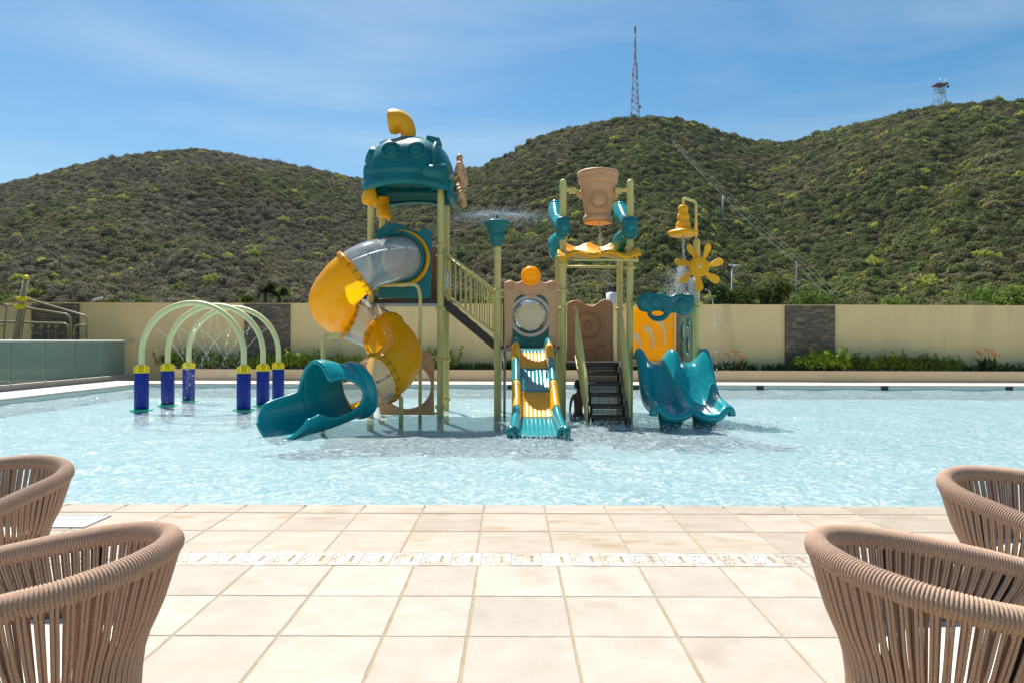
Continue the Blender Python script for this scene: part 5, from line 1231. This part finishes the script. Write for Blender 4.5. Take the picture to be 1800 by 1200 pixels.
for s_ in (-1, 1):
    c = W(1287 + s_ * 9, 516, 45.8); P(MB().tube([(c.x + .21 * math.cos(k * math.pi / 12), 45.8, c.z + .21 * math.sin(k * math.pi / 12)) for k in range(24)], .022, 6, closed=True), 'ring', M['black'], e)
P(MB().tube([W(1276, 516, 45.8), W(1298, 516, 45.8)], .02, 6), 'ring_bracket', M['black'], e)
e, b = pole(1400, 460, 92, 'small pole under the power lines on the lower right slope'); P(MB().box((b.x, 92, b.z - .3), (1.4, .12, .12)), 'crossarm', M['wood'], e)
for k, (dx, dy) in enumerate(((0, 0), (4, 0), (12, -2), (20, -4))):
    A = W(1150 + dx * .2, 214 + dy * .2, 400.); B = W(1270 + dx * .6, 344 + dy, 250.); C2 = W(1401 + dx, 466 + dy, 92.); E2 = W(1452 + dx * 1.3, 520, 66.)
    pts = []
    for p_, q_, s_ in ((A, B, 2.), (B, C2, 1.5), (C2, E2, .3)):
        for j in range(8): t_ = j / 8; pts.append(p_.lerp(q_, t_) - Vector((0, 0, s_ * 4 * t_ * (1 - t_) * .4)))
    pts.append(E2); rs = [.003 + .00004 * p_.y for p_ in pts]
    w_ = MB().tube(pts, rs, 4).build('power_line', M['grey'])
    tag(w_, ('lowest of the four power lines running down the hill', 'second lowest of the four power lines down the hill', 'second highest of the four power lines down the hill', 'highest of the four power lines down the hill')[k], 'power line', 'power lines')
# small white lantern turret behind the bucket tower
b = W(1078, 540, 40.); e = empty('turret', (b.x, 40, 0)); tag(e, 'small white turret with dark lantern top behind the wall between the bucket tower posts', 'turret')
P(MB().lathe([(.5, 0), (.42, 3.6), (.42, W(0, 512, 40).z), (.2, W(0, 511, 40).z + .02)], (b.x, 40, 0), seg=16), 'tower_wall', M['white'], e)
P(MB().lathe([(.22, W(0, 511, 40).z), (.22, W(0, 502, 40).z), (.26, W(0, 502, 40).z), (0, W(0, 499, 40).z)], (b.x, 40, 0), seg=14), 'lantern', M['black'], e)
b = W(160, 535, 38.); e = empty('street_lamp', (b.x, 38, 0)); tag(e, 'white street lamp head poking above the wall at the left', 'street lamp')
P(MB().tube([(b.x, 38, -.2), (b.x, 38, 3.4), W(163, 528, 38)], .05, 8), 'lamp_pole', M['wood'], e); P(MB().box(W(172, 525.5, 38), (.55, .2, .09), Matrix.Rotation(R(-16), 3, 'Y')), 'lamp_head', M['white'], e, bevel=.03)

# ------------------------------------------------------------------ climbing frame behind the balustrade
cf = empty('climbing_frame', (-18.5, 27.6, 0)); tag(cf, 'olive tube climbing frame with leaning post and yellow clamps behind the glass', 'climbing frame')
M['tube'] = mat('weathered olive tube', (.30, .25, .12), .45)
Dc = 27.6
def w3(a, b, D=Dc): return W(a / 3.4615, 470 + b / 3.4615, D)
P(MB().tube([w3(60, 640), w3(158, 68)], .105, 14), 'leaning_post', M['tube'], cf); P(MB().ball(w3(159, 64), .115, 14, 10), 'post_cap', M['yel'], cf)
for a, b_ in ((137, 192), (120, 240)):
    P(MB().ball(w3(a, b_, Dc - .03), .14, 16, 10, (1.5, 1.1, .85)).tube([w3(a - 32, b_, Dc - .05), w3(a + 32, b_ + 2, Dc - .05)], .07, 10), 'yellow_clamp', M['yel'], cf)
def rail(pts, r=.04, name='rail', D=Dc): P(MB().tube(bend([w3(a, b_, D) for a, b_ in pts], .35), r, 10), name, M['tube'], cf)
rail([(160, 190), (520, 295), (532, 330), (530, 430)]); rail([(150, 245), (405, 285), (430, 310), (432, 440)], .045); rail([(-60, 240), (105, 180)]); rail([(-60, 225), (90, 232)])
rail([(-60, 328), (400, 342), (418, 370), (416, 440)], .045); rail([(450, 430), (450, 350), (535, 352)], .035); rail([(-60, 360), (30, 352)])
rail([(30, 232), (40, 250), (18, 470)], .03); rail([(160, 240), (150, 270), (125, 440)], .03)
for a in (485, 497, 510, 521): rail([(a, 352), (a + 3, 430)], .018, 'baluster')
for a in (195, 250, 295, 340): P(MB().ball(w3(a, 362), .06, 8, 6).tube([w3(a, 342), w3(a, 430)], .012, 6), 'rope_hanger', M['tube'], cf)
for a in (-40, 60, 416, 432, 530): P(MB().tube([w3(a, 430), Vector((w3(a, 430).x, Dc, -.02))], .045, 8), 'leg', M['tube'], cf)
# sign plate let into the deck
sx, sy = -4.02, 6.17
sg = MB().box((0, 0, .003), (.60, .40, .006)).mesh('deck_sign'); sg.materials.append(M['paper'])
so = bpy.data.objects.new('deck_sign', sg); COL.objects.link(so); so.location = (sx - .02, sy, .001); tag(so, 'white lettered sign plate in a dark frame, set in the deck behind the left chairs', 'sign')
fr = MB()
for c_, d_ in (((0, .2, .006), (.61, .012, .008)), ((0, -.2, .006), (.61, .012, .008)), ((.3, 0, .0065), (.012, .41, .008)), ((-.3, 0, .0065), (.012, .41, .008))): fr.box(c_, d_)
fm = fr.mesh('frame'); fm.materials.append(M['grey']); place(fm, 'frame', (0, 0, 0), so)
def text(txt, x, y, s_):
    cu = bpy.data.curves.new('lettering', 'FONT'); cu.body = txt; cu.size = s_; cu.extrude = .001; cu.align_x = 'CENTER'
    t_ = bpy.data.objects.new('lettering', cu); me = bpy.data.meshes.new_from_object(t_); bpy.data.objects.remove(t_); me.materials.clear(); me.materials.append(M['grey']); me.name = 'lettering'
    place(me, 'lettering', (x, y, .008), so)
text('PROFUNDIDAD', 0, .04, .085); text('0.40 M', -.10, -.12, .09)
